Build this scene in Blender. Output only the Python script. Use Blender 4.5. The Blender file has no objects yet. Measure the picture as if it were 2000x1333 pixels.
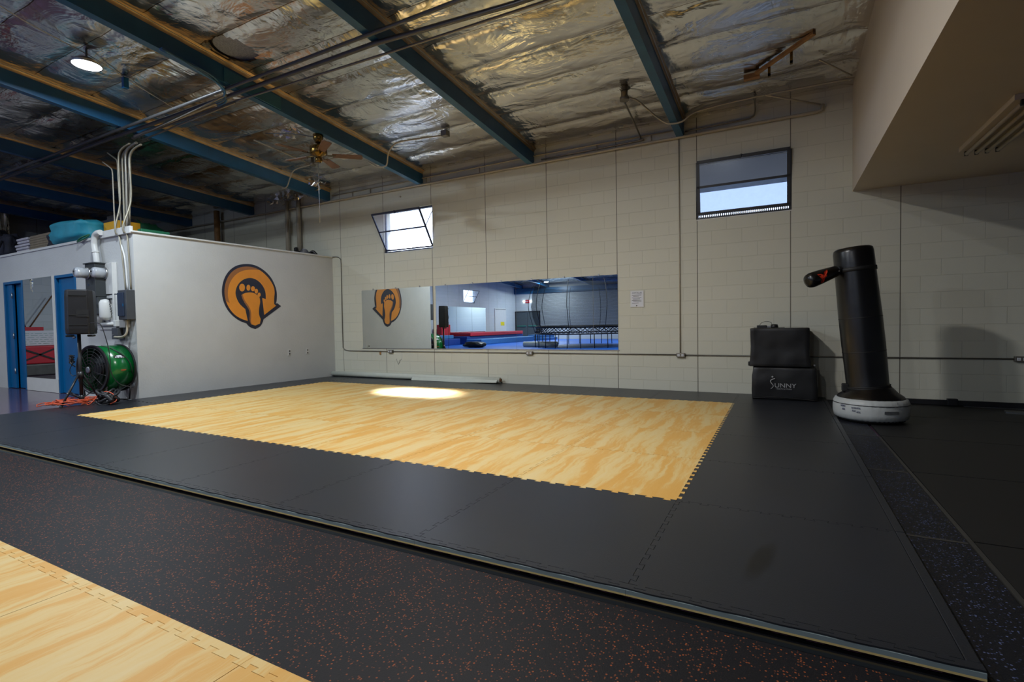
import bpy, bmesh, math, random
from mathutils import Vector, Matrix, noise
random.seed(7)
SC = bpy.context.scene
COL = SC.collection
PI = math.pi

# ---------------------------------------------------------------- camera, world, lights, exposure
cam = bpy.data.cameras.new('camera'); cam_o = bpy.data.objects.new('camera', cam); COL.objects.link(cam_o)
yw, pt, rl, FPX, CH = 0.4885585, 0.0308479, -0.0173437, 986.388, 1.04094
cam.sensor_width = 36.0; cam.lens = FPX * 36.0 / 2000.0; cam.clip_start = 0.05; cam.clip_end = 200
_f = Vector((-math.sin(yw)*math.cos(pt), math.cos(yw)*math.cos(pt), -math.sin(pt)))
_r = Vector((math.cos(yw), math.sin(yw), 0)); _u = _r.cross(_f)
R3 = math.cos(rl)*_r + math.sin(rl)*_u; U3 = -math.sin(rl)*_r + math.cos(rl)*_u
m = Matrix((( R3.x, U3.x, -_f.x, 0), (R3.y, U3.y, -_f.y, 0), (R3.z, U3.z, -_f.z, CH), (0, 0, 0, 1)))
cam_o.matrix_world = m
SC.camera = cam_o

SC.view_settings.view_transform = 'Standard'; SC.view_settings.look = 'None'
SC.view_settings.gamma = 1.0; SC.view_settings.use_curve_mapping = False
SC.view_settings.exposure = 0.0
SC.cycles.use_denoising = True
SC.cycles.max_bounces = 8; SC.cycles.glossy_bounces = 5; SC.cycles.diffuse_bounces = 4
SC.cycles.transparent_max_bounces = 12
SC.cycles.sample_clamp_indirect = 6.0
SC.cycles.caustics_reflective = False; SC.cycles.caustics_refractive = False

def lin(c):
    return tuple((x/12.92 if x <= 0.04045 else ((x+0.055)/1.055)**2.4) for x in c)
def rgb(r, g, b):
    return lin((r/255.0, g/255.0, b/255.0)) + (1.0,)

world = bpy.data.worlds.new('sky'); SC.world = world; world.use_nodes = True
bgn = world.node_tree.nodes['Background']; bgn.inputs[0].default_value = rgb(205, 222, 255); bgn.inputs[1].default_value = 4.5

def light(name, kind, loc, energy, color=(1, 1, 1), size=0.4, target=None, angle=None, spread=None, blend=None):
    l = bpy.data.lights.new(name, kind); l.energy = energy; l.color = color
    if kind == 'AREA': l.shape = 'DISK'; l.size = size
    if kind == 'SPOT': l.shadow_soft_size = size; l.spot_size = angle; l.spot_blend = blend
    if spread: l.spread = spread
    o = bpy.data.objects.new(name, l); COL.objects.link(o); o.location = loc
    if target is not None:
        o.rotation_euler = (Vector(target) - Vector(loc)).to_track_quat('-Z', 'Y').to_euler()
    return o

SLOPE = 0.075; YW = 7.99
def roof(y): return 3.81 + SLOPE*(YW - y)          # underside of the beams
# sun thrown steeply through the open window onto the mats
SUN_TARGET = (-5.25, 6.35, 0)
SUN_DIR = Vector((1.42, -1.64, -2.98)).normalized()
light('sunbeam', 'SPOT', Vector(SUN_TARGET) - SUN_DIR*9.0, 400000, (0.93, 0.96, 1.0), 1.1, SUN_TARGET, math.radians(14), None, 0.9)

# ---------------------------------------------------------------- materials
MATS = {}
def nodemat(name):
    m = bpy.data.materials.new(name); m.use_nodes = True; nt = m.node_tree
    b = nt.nodes['Principled BSDF']; MATS[name] = m
    return m, nt, b
def N(nt, typ, **kw):
    n = nt.nodes.new(typ)
    for k, v in kw.items():
        if k in n.inputs.keys() if isinstance(k, str) else False: n.inputs[k].default_value = v
        else: setattr(n, k, v)
    return n
def L(nt, a, b): nt.links.new(a, b)
def ramp(nt, fac, stops):
    r = nt.nodes.new('ShaderNodeValToRGB'); cr = r.color_ramp
    cr.elements[0].position, cr.elements[0].color = stops[0]
    cr.elements[1].position, cr.elements[1].color = stops[-1]
    for p, c in stops[1:-1]:
        e = cr.elements.new(p); e.color = c
    L(nt, fac, r.inputs[0]); return r.outputs[0]
def mapping(nt, scale=(1, 1, 1), loc=(0, 0, 0), rot=(0, 0, 0), coord='Position'):
    if coord == 'Position': src = nt.nodes.new('ShaderNodeNewGeometry').outputs['Position']
    else: src = nt.nodes.new('ShaderNodeTexCoord').outputs[coord]
    mp = nt.nodes.new('ShaderNodeMapping'); mp.inputs['Scale'].default_value = scale
    mp.inputs['Location'].default_value = loc; mp.inputs['Rotation'].default_value = rot
    L(nt, src, mp.inputs[0]); return mp.outputs[0]
def noisef(nt, vec, scale, detail=3, rough=0.5, dist=0.0):
    n = nt.nodes.new('ShaderNodeTexNoise'); n.inputs['Scale'].default_value = scale
    n.inputs['Detail'].default_value = detail; n.inputs['Roughness'].default_value = rough
    n.inputs['Distortion'].default_value = dist
    if vec is not None: L(nt, vec, n.inputs['Vector'])
    return n.outputs['Fac']
def bump(nt, b, h, strength=0.3, dist=0.01):
    bp = nt.nodes.new('ShaderNodeBump'); bp.inputs['Strength'].default_value = strength; bp.inputs['Distance'].default_value = dist
    L(nt, h, bp.inputs['Height']); L(nt, bp.outputs[0], b.inputs['Normal']); return bp
def math_(nt, op, a, b=None):
    n = nt.nodes.new('ShaderNodeMath'); n.operation = op
    for i, v in enumerate((a, b)):
        if v is None: continue
        if isinstance(v, (int, float)): n.inputs[i].default_value = v
        else: L(nt, v, n.inputs[i])
    return n.outputs[0]
def mixc(nt, fac, a, b):
    n = nt.nodes.new('ShaderNodeMix'); n.data_type = 'RGBA'
    for s, v in ((0, fac), (6, a), (7, b)):
        if isinstance(v, (int, float)): n.inputs[s].default_value = v
        elif isinstance(v, tuple): n.inputs[s].default_value = v
        else: L(nt, v, n.inputs[s])
    return n.outputs[2]
def simple(name, col, rough=0.5, metal=0.0, var=0.0, vscale=8.0, bumps=0.0, bscale=60.0, emis=None, est=0.0, spec=None, coat=0.0):
    m, nt, b = nodemat(name)
    b.inputs['Roughness'].default_value = rough; b.inputs['Metallic'].default_value = metal
    if spec is not None: b.inputs['Specular IOR Level'].default_value = spec
    if coat: b.inputs['Coat Weight'].default_value = coat; b.inputs['Coat Roughness'].default_value = 0.15
    v = mapping(nt)
    f = noisef(nt, v, vscale, 4)
    d = tuple(c*(1-var) for c in col[:3]) + (1,); e = tuple(min(1, c*(1+var)) for c in col[:3]) + (1,)
    L(nt, ramp(nt, f, [(0.3, d), (0.7, e)]), b.inputs['Base Color'])
    if bumps: bump(nt, b, noisef(nt, v, bscale, 3), bumps, 0.005)
    if emis:
        b.inputs['Emission Color'].default_value = emis; b.inputs['Emission Strength'].default_value = est
    return m

def block_wall(name, axis, J0=-3.531, C0=0.147, c1=rgb(203, 202, 187), c2=rgb(205, 204, 190), joints=True):
    """painted concrete blocks 16 x 8 inch with vertical movement joints every 4 ft"""
    m, nt, b = nodemat(name); b.inputs['Roughness'].default_value = 0.55; b.inputs['Specular IOR Level'].default_value = 0.35
    geo = nt.nodes.new('ShaderNodeNewGeometry'); sp = nt.nodes.new('ShaderNodeSeparateXYZ'); L(nt, geo.outputs['Position'], sp.inputs[0])
    h = sp.outputs[0] if axis == 'x' else sp.outputs[1]
    x = math_(nt, 'SUBTRACT', h, J0 - 1.2192*20); z = math_(nt, 'SUBTRACT', sp.outputs[2], C0 - 0.2032*10 )
    cb = nt.nodes.new('ShaderNodeCombineXYZ'); L(nt, x, cb.inputs[0]); L(nt, z, cb.inputs[1])
    br = nt.nodes.new('ShaderNodeTexBrick'); L(nt, cb.outputs[0], br.inputs[0])
    br.inputs['Scale'].default_value = 1.0; br.inputs['Brick Width'].default_value = 0.4064; br.inputs['Row Height'].default_value = 0.2032
    br.inputs['Mortar Size'].default_value = 0.004; br.inputs['Mortar Smooth'].default_value = 0.4; br.offset = 0.5
    br.inputs['Color1'].default_value = c1; br.inputs['Color2'].default_value = c2
    br.inputs['Mortar'].default_value = tuple(v*0.92 for v in c1[:3]) + (1,)
    col = br.outputs['Color']
    pos = geo.outputs['Position']
    n1 = noisef(nt, pos, 0.9, 4)
    col = mixc(nt, math_(nt, 'MULTIPLY', n1, 0.15), col, tuple(v*0.75 for v in c1[:3]) + (1,))
    hgt = math_(nt, 'MULTIPLY', math_(nt, 'SUBTRACT', 1.0, br.outputs['Fac']), 1.0)
    if joints:
        fr = math_(nt, 'FRACT', math_(nt, 'DIVIDE', x, 1.2192))
        ds = math_(nt, 'ABSOLUTE', math_(nt, 'SUBTRACT', fr, 0.5))
        jn = math_(nt, 'GREATER_THAN', ds, 0.5 - 0.0042)
        col = mixc(nt, jn, col, rgb(96, 91, 82)); hgt = math_(nt, 'SUBTRACT', hgt, jn)
    L(nt, col, b.inputs['Base Color'])
    h2 = math_(nt, 'ADD', hgt, math_(nt, 'MULTIPLY', noisef(nt, pos, 90, 3), 0.35))
    bump(nt, b, h2, 0.55, 0.006)
    return m
block_wall('blocks_north', 'x')
block_wall('blocks_west', 'y', c1=rgb(190, 196, 200), c2=rgb(196, 200, 204))
simple('plaster', rgb(192, 193, 192), 0.6, var=0.03, vscale=3, bumps=0.5, bscale=35)
simple('soffit_paint', rgb(192, 182, 168), 0.6, var=0.02, vscale=3, bumps=0.15, bscale=120)
simple('white_paint', rgb(206, 206, 204), 0.4, var=0.03)
simple('pipe_paint', rgb(168, 160, 144), 0.4, var=0.05)
simple('conduit_steel', rgb(120, 116, 108), 0.42, 0.6, var=0.12, vscale=5)
simple('conduit_pale', rgb(140, 134, 118), 0.42, 0.3, var=0.12, vscale=5)
simple('conduit_dark', rgb(84, 84, 84), 0.45, 0.5, var=0.12, vscale=5)
simple('beam_blue', rgb(30, 84, 124), 0.4, var=0.12, vscale=4, bumps=0.1, bscale=25)
simple('door_blue', rgb(0, 92, 144), 0.35, var=0.06, vscale=2)
simple('frame_black', rgb(26, 26, 30), 0.45, var=0.1)
simple('frame_blue', rgb(28, 36, 62), 0.45, var=0.1)
simple('black_vinyl', rgb(9, 9, 11), 0.30, var=0.15, vscale=3, bumps=0.35, bscale=7, spec=0.5)
simple('black_cover', rgb(7, 7, 9), 0.42, var=0.15, vscale=3, bumps=0.5, bscale=5)
simple('black_plastic', rgb(24, 24, 27), 0.4, var=0.1)
simple('black_rubber', rgb(14, 14, 15), 0.6, var=0.1)
simple('black_net', rgb(12, 12, 14), 0.7)
simple('steel', rgb(165, 165, 165), 0.3, 0.9, var=0.05)
simple('green_paint', rgb(0, 98, 44), 0.25, var=0.06, coat=0.5)
simple('dark_grey_metal', rgb(58, 62, 64), 0.4, 0.2, var=0.08)
simple('panel_grey', rgb(72, 76, 82), 0.4, 0.2, var=0.08)
simple('panel_blue', rgb(38, 52, 74), 0.35, 0.1, var=0.08)
simple('glass_meter', rgb(180, 184, 190), 0.08, 0.1, var=0.1, coat=0.8)
simple('orange_cord', rgb(206, 86, 52), 0.45, var=0.08)
simple('white_vinyl', rgb(178, 182, 182), 0.45, var=0.08, vscale=6, bumps=0.5, bscale=16)
simple('ink', rgb(86, 92, 128), 0.6)
simple('logo_navy', rgb(18, 24, 46), 0.55, var=0.03)
simple('logo_orange', rgb(222, 142, 44), 0.55, var=0.04)
simple('logo_brown', rgb(150, 96, 52), 0.55, var=0.04)
simple('print_grey', rgb(158, 158, 160), 0.6)
simple('print_red', rgb(212, 58, 30), 0.5)
simple('paper', rgb(214, 216, 222), 0.6)
simple('print_black', rgb(30, 30, 34), 0.6)
simple('brass', rgb(118, 92, 44), 0.25, 0.9, var=0.15)
simple('fan_wood', rgb(104, 72, 46), 0.5, var=0.15, vscale=20)
simple('kraft', rgb(184, 154, 112), 0.36, 0.5, var=0.25, vscale=6, bumps=0.5, bscale=14)
simple('kraft_dull', rgb(150, 130, 104), 0.35, 0.7, var=0.25, vscale=6, bumps=0.5, bscale=14)
simple('raw_wood', rgb(150, 112, 70), 0.6, var=0.2, vscale=10)
simple('reflection_teal', rgb(44, 104, 132), 0.4)  # lighter beam blue, a reflection put into the colour
simple('teal_cloth', rgb(34, 136, 158), 0.6, var=0.12, vscale=6, bumps=0.8, bscale=8)
simple('yellow_foam', rgb(208, 152, 10), 0.55, var=0.05)
simple('green_foam', rgb(22, 92, 62), 0.55, var=0.08)
simple('brown_card', rgb(122, 110, 92), 0.7, var=0.1)
simple('white_sheet', rgb(186, 182, 190), 0.7, var=0.1)
simple('dark_cloth', rgb(28, 30, 44), 0.8, var=0.5, vscale=5, bumps=0.8, bscale=9)
simple('blue_mat', rgb(22, 94, 190), 0.42, var=0.06, vscale=2)
simple('blue_foam', rgb(28, 62, 134), 0.5, var=0.06)
simple('light_blue_foam', rgb(62, 118, 170), 0.5, var=0.06)
simple('red_foam', rgb(186, 32, 48), 0.5, var=0.06)
simple('red_exit', rgb(200, 30, 50), 0.5)
simple('white_roll', rgb(196, 200, 190), 0.5, var=0.03)
simple('cardboard', rgb(120, 86, 58), 0.8, var=0.1)
simple('dull_tape', rgb(50, 49, 47), 0.5, var=0.1)
simple('tape_grey', rgb(84, 82, 80), 0.4, var=0.15)
simple('aluminium', rgb(170, 172, 176), 0.3, 0.9)
simple('yellow_print', rgb(220, 200, 40), 0.6)
simple('green_print', rgb(40, 130, 110), 0.6)
simple('door_grey', rgb(70, 78, 82), 0.5, var=0.05)
simple('mat_grey_edge', rgb(120, 134, 138), 0.6, var=0.05)
simple('mat_tan_edge', rgb(206, 182, 122), 0.6, var=0.05)

def speckle(name, base, fleck, dens, scale, rough=0.5, fleck2=None, spec=0.4):
    m, nt, b = nodemat(name); b.inputs['Roughness'].default_value = rough; b.inputs['Specular IOR Level'].default_value = spec
    v = mapping(nt)
    vo = nt.nodes.new('ShaderNodeTexVoronoi'); vo.inputs['Scale'].default_value = scale; L(nt, v, vo.inputs['Vector'])
    sp = nt.nodes.new('ShaderNodeSeparateColor'); L(nt, vo.outputs['Color'], sp.inputs[0])
    clump = noisef(nt, v, 7, 2)
    on = math_(nt, 'LESS_THAN', sp.outputs[0], math_(nt, 'MULTIPLY', clump, dens*2))
    near = math_(nt, 'LESS_THAN', vo.outputs['Distance'], 0.42)
    f = math_(nt, 'MULTIPLY', on, near)
    fl = mixc(nt, sp.outputs[1], fleck, fleck2 or fleck)
    L(nt, mixc(nt, f, base, fl), b.inputs['Base Color'])
    bump(nt, b, noisef(nt, v, 220, 2), 0.25, 0.003)
    return m
speckle('rubber_orange', rgb(21, 20, 24), rgb(150, 78, 40), 0.22, 125, 0.55, rgb(62, 42, 36), 0.18)
speckle('rubber_blue', rgb(13, 15, 22), rgb(84, 94, 132), 0.22, 115, 0.5, rgb(30, 36, 60))
simple('strip_gloss', rgb(14, 16, 20), 0.11, var=0.1, vscale=3, bumps=0.04, bscale=25, spec=0.8)

def black_foam():
    m, nt, b = nodemat('foam_black'); b.inputs['Roughness'].default_value = 0.37; b.inputs['Specular IOR Level'].default_value = 0.55
    v = mapping(nt)
    base = ramp(nt, noisef(nt, v, 1.2, 3), [(0.3, rgb(27, 30, 36)), (0.7, rgb(32, 35, 42))])
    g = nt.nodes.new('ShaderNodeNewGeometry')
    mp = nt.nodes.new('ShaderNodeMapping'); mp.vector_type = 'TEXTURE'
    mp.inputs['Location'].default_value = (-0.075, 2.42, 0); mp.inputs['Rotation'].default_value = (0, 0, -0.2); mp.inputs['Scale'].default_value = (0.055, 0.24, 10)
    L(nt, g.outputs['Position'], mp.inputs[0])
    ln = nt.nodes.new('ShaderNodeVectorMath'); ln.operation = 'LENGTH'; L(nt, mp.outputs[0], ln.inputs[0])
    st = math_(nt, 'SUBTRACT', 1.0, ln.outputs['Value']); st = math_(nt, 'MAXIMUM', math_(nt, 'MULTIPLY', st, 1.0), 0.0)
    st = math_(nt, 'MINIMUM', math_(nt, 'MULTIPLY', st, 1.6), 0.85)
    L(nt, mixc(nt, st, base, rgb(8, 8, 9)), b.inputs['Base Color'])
    bump(nt, b, noisef(nt, v, 260, 2), 0.3, 0.002)
black_foam()

def wood_foam(name, k=1.0):
    m, nt, b = nodemat(name); b.inputs['Roughness'].default_value = 0.5; b.inputs['Specular IOR Level'].default_value = 0.3
    oi = nt.nodes.new('ShaderNodeObjectInfo'); g = nt.nodes.new('ShaderNodeNewGeometry')
    off = nt.nodes.new('ShaderNodeVectorMath'); off.operation = 'MULTIPLY_ADD'
    cb = nt.nodes.new('ShaderNodeCombineXYZ'); L(nt, oi.outputs['Random'], cb.inputs[0]); L(nt, oi.outputs['Random'], cb.inputs[1])
    L(nt, cb.outputs[0], off.inputs[0]); off.inputs[1].default_value = (17, 31, 0); L(nt, g.outputs['Position'], off.inputs[2])
    wob = noisef(nt, off.outputs[0], 2.2, 3, 0.6)
    mp = nt.nodes.new('ShaderNodeMapping'); mp.inputs['Scale'].default_value = (8.0, 0.75, 1); L(nt, off.outputs[0], mp.inputs[0])
    add = nt.nodes.new('ShaderNodeVectorMath'); add.operation = 'ADD'; L(nt, mp.outputs[0], add.inputs[0])
    c2 = nt.nodes.new('ShaderNodeCombineXYZ'); L(nt, math_(nt, 'MULTIPLY', wob, 1.2), c2.inputs[0]); L(nt, c2.outputs[0], add.inputs[1])
    f = noisef(nt, add.outputs[0], 0.95, 10, 0.7, 0.25)
    col = ramp(nt, f, [(0.36, rgb(216, 192, 136)), (0.47, rgb(216, 186, 122)), (0.54, rgb(213, 166, 88)), (0.66, rgb(211, 160, 78))])
    L(nt, col, b.inputs['Base Color'])
wood_foam('foam_wood')

def foil():
    m, nt, b = nodemat('foil'); b.inputs['Metallic'].default_value = 1.0
    v = mapping(nt)
    g = nt.nodes.new('ShaderNodeNewGeometry'); sp = nt.nodes.new('ShaderNodeSeparateXYZ'); L(nt, g.outputs['Position'], sp.inputs[0])
    wv = math_(nt, 'MULTIPLY', math_(nt, 'SUBTRACT', noisef(nt, v, 3.0, 3), 0.5), 0.03)
    t = math_(nt, 'FRACT', math_(nt, 'DIVIDE', math_(nt, 'SUBTRACT', 7.93+61.2, math_(nt, 'ADD', sp.outputs[1], wv)), 0.612))
    seam = math_(nt, 'GREATER_THAN', math_(nt, 'ABSOLUTE', math_(nt, 'SUBTRACT', t, 0.5)), 0.491)
    col = ramp(nt, noisef(nt, v, 1.3, 4), [(0.3, rgb(224, 219, 210)), (0.7, rgb(234, 230, 222))])
    L(nt, mixc(nt, seam, col, rgb(120, 98, 70)), b.inputs['Base Color'])
    r = ramp(nt, noisef(nt, v, 1.8, 5), [(0.35, (0.17, 0.17, 0.17, 1)), (0.65, (0.30, 0.30, 0.30, 1))]); L(nt, r, b.inputs['Roughness'])
    a = noisef(nt, mapping(nt, (1, 1.5, 1)), 1.7, 4, 0.5, 0.6)
    c = noisef(nt, mapping(nt, (4.5, 1.0, 1), rot=(0, 0, 0.35)), 2.0, 2, 0.5, 0.6)
    d = noisef(nt, v, 60, 2)
    h = math_(nt, 'ADD', math_(nt, 'ADD', math_(nt, 'MULTIPLY', a, 1.0), math_(nt, 'MULTIPLY', c, 0.16)), math_(nt, 'MULTIPLY', d, 0.006))
    bump(nt, b, h, 0.5, 0.09)
foil()
def gloss_floor():
    m, nt, b = nodemat('purple_floor')
    v = mapping(nt)
    L(nt, ramp(nt, noisef(nt, v, 1.5, 4), [(0.3, rgb(70, 52, 72)), (0.7, rgb(88, 68, 88))]), b.inputs['Base Color'])
    b.inputs['Roughness'].default_value = 0.14
    bump(nt, b, noisef(nt, v, 6, 3), 0.06, 0.01)
gloss_floor()
m, nt, b = nodemat('mirror_glass'); b.inputs['Metallic'].default_value = 1; b.inputs['Roughness'].default_value = 0.0; b.inputs['Base Color'].default_value = (0.80, 0.86, 0.85, 1)
L(nt, ramp(nt, noisef(nt, mapping(nt), 0.7, 2), [(0.3, (0.79, 0.85, 0.84, 1)), (0.7, (0.82, 0.87, 0.86, 1))]), b.inputs['Base Color'])
def thin_glass(name, tcol, trans, diff):
    """window glass: part see-through, part milky"""
    m = bpy.data.materials.new(name); m.use_nodes = True; nt = m.node_tree; nt.nodes.clear(); MATS[name] = m
    out = nt.nodes.new('ShaderNodeOutputMaterial')
    t = nt.nodes.new('ShaderNodeBsdfTransparent'); t.inputs[0].default_value = tcol
    d = nt.nodes.new('ShaderNodeBsdfTranslucent')
    L(nt, ramp(nt, noisef(nt, mapping(nt), 9, 4), [(0.3, tuple(c*0.8 for c in diff[:3])+(1,)), (0.7, diff)]), d.inputs[0])
    g = nt.nodes.new('ShaderNodeBsdfGlossy'); g.inputs['Roughness'].default_value = 0.15; g.inputs[0].default_value = (1, 1, 1, 1)
    m1 = nt.nodes.new('ShaderNodeMixShader'); m1.inputs[0].default_value = 1-trans; L(nt, t.outputs[0], m1.inputs[1]); L(nt, d.outputs[0], m1.inputs[2])
    m2 = nt.nodes.new('ShaderNodeMixShader'); m2.inputs[0].default_value = 0.06; L(nt, m1.outputs[0], m2.inputs[1]); L(nt, g.outputs[0], m2.inputs[2])
    L(nt, m2.outputs[0], out.inputs[0])
thin_glass('pane_milky', (0.95, 0.97, 1, 1), 0.85, (0.75, 0.8, 0.9, 1))
thin_glass('pane_frosted', (0.62, 0.72, 0.9, 1), 0.30, (0.14, 0.17, 0.21, 1))
thin_glass('pane_dusty', (0.8, 0.78, 0.78, 1), 0.70, (0.06, 0.06, 0.06, 1))
def net(name, col, hole):
    m = bpy.data.materials.new(name); m.use_nodes = True; nt = m.node_tree; nt.nodes.clear(); MATS[name] = m
    out = nt.nodes.new('ShaderNodeOutputMaterial'); t = nt.nodes.new('ShaderNodeBsdfTransparent'); d = nt.nodes.new('ShaderNodeBsdfDiffuse'); d.inputs[0].default_value = col
    w = nt.nodes.new('ShaderNodeTexWave'); w.inputs['Scale'].default_value = 9; L(nt, mapping(nt, (1, 1, 1)), w.inputs[0]); w.bands_direction = 'Z'
    mx = nt.nodes.new('ShaderNodeMixShader'); f = math_(nt, 'ADD', math_(nt, 'MULTIPLY', w.outputs['Fac'], 0.25), 1-hole-0.12)
    L(nt, f, mx.inputs[0]); L(nt, t.outputs[0], mx.inputs[1]); L(nt, d.outputs[0], mx.inputs[2]); L(nt, mx.outputs[0], out.inputs[0])
net('fine_net', rgb(60, 64, 68), 0.5)
m, nt, b = nodemat('lamp_glow'); b.inputs['Emission Color'].default_value = (0.9, 0.97, 1, 1); b.inputs['Emission Strength'].default_value = 25
L(nt, ramp(nt, noisef(nt, mapping(nt), 5), [(0, (0.9, 0.9, 0.9, 1)), (1, (1, 1, 1, 1))]), b.inputs['Base Color'])
m, nt, b = nodemat('vent_grille_grey'); b.inputs['Roughness'].default_value = 0.6  # mottled blue-grey colour of the roof vent grille, no emission
L(nt, ramp(nt, noisef(nt, mapping(nt), 60, 2), [(0.4, rgb(136, 144, 166)), (0.6, rgb(160, 168, 190))]), b.inputs['Base Color'])

# ---------------------------------------------------------------- mesh helpers
def put(o, label=None, cat=None, group=None, kind=None):
    if label: o['label'] = label
    if cat: o['category'] = cat
    if group: o['group'] = group
    if kind: o['kind'] = kind
    return o
def thing(name, label, cat, loc=(0, 0, 0), group=None):
    o = bpy.data.objects.new(name, None); COL.objects.link(o); o.location = loc; o.empty_display_size = 0.1
    return put(o, label, cat, group)
class MB:
    def __init__(s): s.v = []; s.f = []; s.sm = []
    def add(s, vs, fs, smooth=False):
        k = len(s.v); s.v += [Vector(p) for p in vs]; s.f += [[i+k for i in f] for f in fs]; s.sm += [smooth]*len(fs); return s
    def box(s, x0, x1, y0, y1, z0, z1):
        return s.add([(x0,y0,z0),(x1,y0,z0),(x1,y1,z0),(x0,y1,z0),(x0,y0,z1),(x1,y0,z1),(x1,y1,z1),(x0,y1,z1)],
                     [[0,3,2,1],[4,5,6,7],[0,1,5,4],[1,2,6,5],[2,3,7,6],[3,0,4,7]])
    def bar(s, a, b, w, h, up=(0, 0, 1)):
        a = Vector(a); b = Vector(b); d = (b-a).normalized(); u = Vector(up); sd = d.cross(u)
        if sd.length < 1e-4: sd = d.cross(Vector((0, 1, 0)))
        sd.normalize(); u = sd.cross(d)
        c = [sd*w/2*i + u*h/2*j for i, j in ((-1,-1),(1,-1),(1,1),(-1,1))]
        return s.add([a+k for k in c]+[b+k for k in c], [[0,1,2,3][::-1],[4,5,6,7],[0,1,5,4],[1,2,6,5],[2,3,7,6],[3,0,4,7]])
    def tube(s, pts, r, n=10, smooth_path=False, caps=True):
        P = [Vector(p) for p in pts]
        if smooth_path: P = crom(P)
        rr = r if isinstance(r, (list, tuple)) else [r]*len(P)
        if len(rr) != len(P): rr = [rr[0]+(rr[-1]-rr[0])*i/(len(P)-1) for i in range(len(P))]
        k = len(s.v); T = []
        for i in range(len(P)):
            T.append((P[min(i+1, len(P)-1)] - P[max(i-1, 0)]).normalized())
        nrm = T[0].orthogonal().normalized()
        for i, p in enumerate(P):
            if i:
                q = T[i-1].rotation_difference(T[i]); nrm = q @ nrm
            bn = T[i].cross(nrm)
            for j in range(n):
                a = 2*PI*j/n; s.v.append(p + (nrm*math.cos(a)+bn*math.sin(a))*rr[i])
        for i in range(len(P)-1):
            for j in range(n):
                s.f.append([k+i*n+j, k+i*n+(j+1)%n, k+(i+1)*n+(j+1)%n, k+(i+1)*n+j]); s.sm.append(True)
        if caps:
            s.f.append([k+j for j in range(n)][::-1]); s.sm.append(False)
            s.f.append([k+(len(P)-1)*n+j for j in range(n)]); s.sm.append(False)
        return s
    def lathe(s, prof, c=(0, 0, 0), axis=(0, 0, 1), n=32, caps=True, fn=None):
        ax = Vector(axis).normalized(); u = ax.orthogonal().normalized(); w = ax.cross(u); c = Vector(c); k = len(s.v)
        for i, (r, z) in enumerate(prof):
            for j in range(n):
                a = 2*PI*j/n; q = fn(i, a) if fn else 1.0
                s.v.append(c + ax*z + (u*math.cos(a)+w*math.sin(a))*r*q)
        for i in range(len(prof)-1):
            for j in range(n):
                s.f.append([k+i*n+j, k+i*n+(j+1)%n, k+(i+1)*n+(j+1)%n, k+(i+1)*n+j]); s.sm.append(True)
        if caps:
            s.f.append([k+j for j in range(n)][::-1]); s.sm.append(False)
            s.f.append([k+(len(prof)-1)*n+j for j in range(n)]); s.sm.append(False)
        return s
    def prism(s, poly, vec):
        P = [Vector(p) for p in poly]; v = Vector(vec); n = len(P)
        return s.add(P+[p+v for p in P], [list(range(n))[::-1], [n+i for i in range(n)]] + [[i, (i+1)%n, n+(i+1)%n, n+i] for i in range(n)])
    def build(s, name, mat, parent=None, bevel=0.0, seg=2, base=None, sub=0, tri=False):
        me = bpy.data.meshes.new(name)
        if parent is not None:
            q = parent
            while q.parent is not None: q = q.parent
            org = Vector(q.location)
        else:
            if base is None:
                xs = [v.x for v in s.v]; ys = [v.y for v in s.v]; zs = [v.z for v in s.v]
                org = Vector(((min(xs)+max(xs))/2, (min(ys)+max(ys))/2, min(zs)))
            else: org = Vector(base)
        me.from_pydata([v-org for v in s.v], [], s.f)
        me.polygons.foreach_set('use_smooth', s.sm)
        mm = mat if isinstance(mat, (list, tuple)) else [mat]
        for x in mm: me.materials.append(MATS[x])
        bm = bmesh.new(); bm.from_mesh(me); bmesh.ops.recalc_face_normals(bm, faces=bm.faces[:])
        if tri: bmesh.ops.triangulate(bm, faces=[f for f in bm.faces if len(f.verts) > 4], ngon_method='EAR_CLIP')
        bm.to_mesh(me); bm.free()
        o = bpy.data.objects.new(name, me); COL.objects.link(o)
        if parent is not None: o.parent = parent
        else: o.location = org
        if bevel:
            b = o.modifiers.new('b', 'BEVEL'); b.width = bevel; b.segments = seg; b.limit_method = 'ANGLE'; b.angle_limit = 0.6
        if sub:
            b = o.modifiers.new('s', 'SUBSURF'); b.levels = sub; b.render_levels = sub
        return o
def crom(P, k=6):
    if len(P) < 3: return P
    Q = [P[0]*2-P[1]] + P + [P[-1]*2-P[-2]]; out = []
    for i in range(1, len(Q)-2):
        a, b, c, d = Q[i-1:i+3]
        for t in range(k):
            u = t/k
            out.append(0.5*((2*b)+(c-a)*u+(2*a-5*b+4*c-d)*u*u+(3*b-a-3*c+d)*u**3))
    out.append(P[-1]); return out
def struct(o): o['kind'] = 'structure'; return o
def text(name, body, size, loc, rot, mat, parent, ext=0.001, ax='CENTER', sx=1.0):
    c = bpy.data.curves.new(name, 'FONT'); c.body = body; c.size = size; c.extrude = ext; c.align_x = ax; c.align_y = 'CENTER'
    tmp = bpy.data.objects.new(name, c); COL.objects.link(tmp)
    me = bpy.data.meshes.new_from_object(tmp.evaluated_get(bpy.context.evaluated_depsgraph_get()))
    bpy.data.objects.remove(tmp); me.materials.clear(); me.materials.append(MATS[mat])
    o = bpy.data.objects.new(name, me); COL.objects.link(o)
    q = parent
    while q.parent is not None: q = q.parent
    o.parent = parent; o.location = Vector(loc)-Vector(q.location); o.rotation_euler = rot; o.scale = (sx, 1, 1)
    return o
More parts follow.
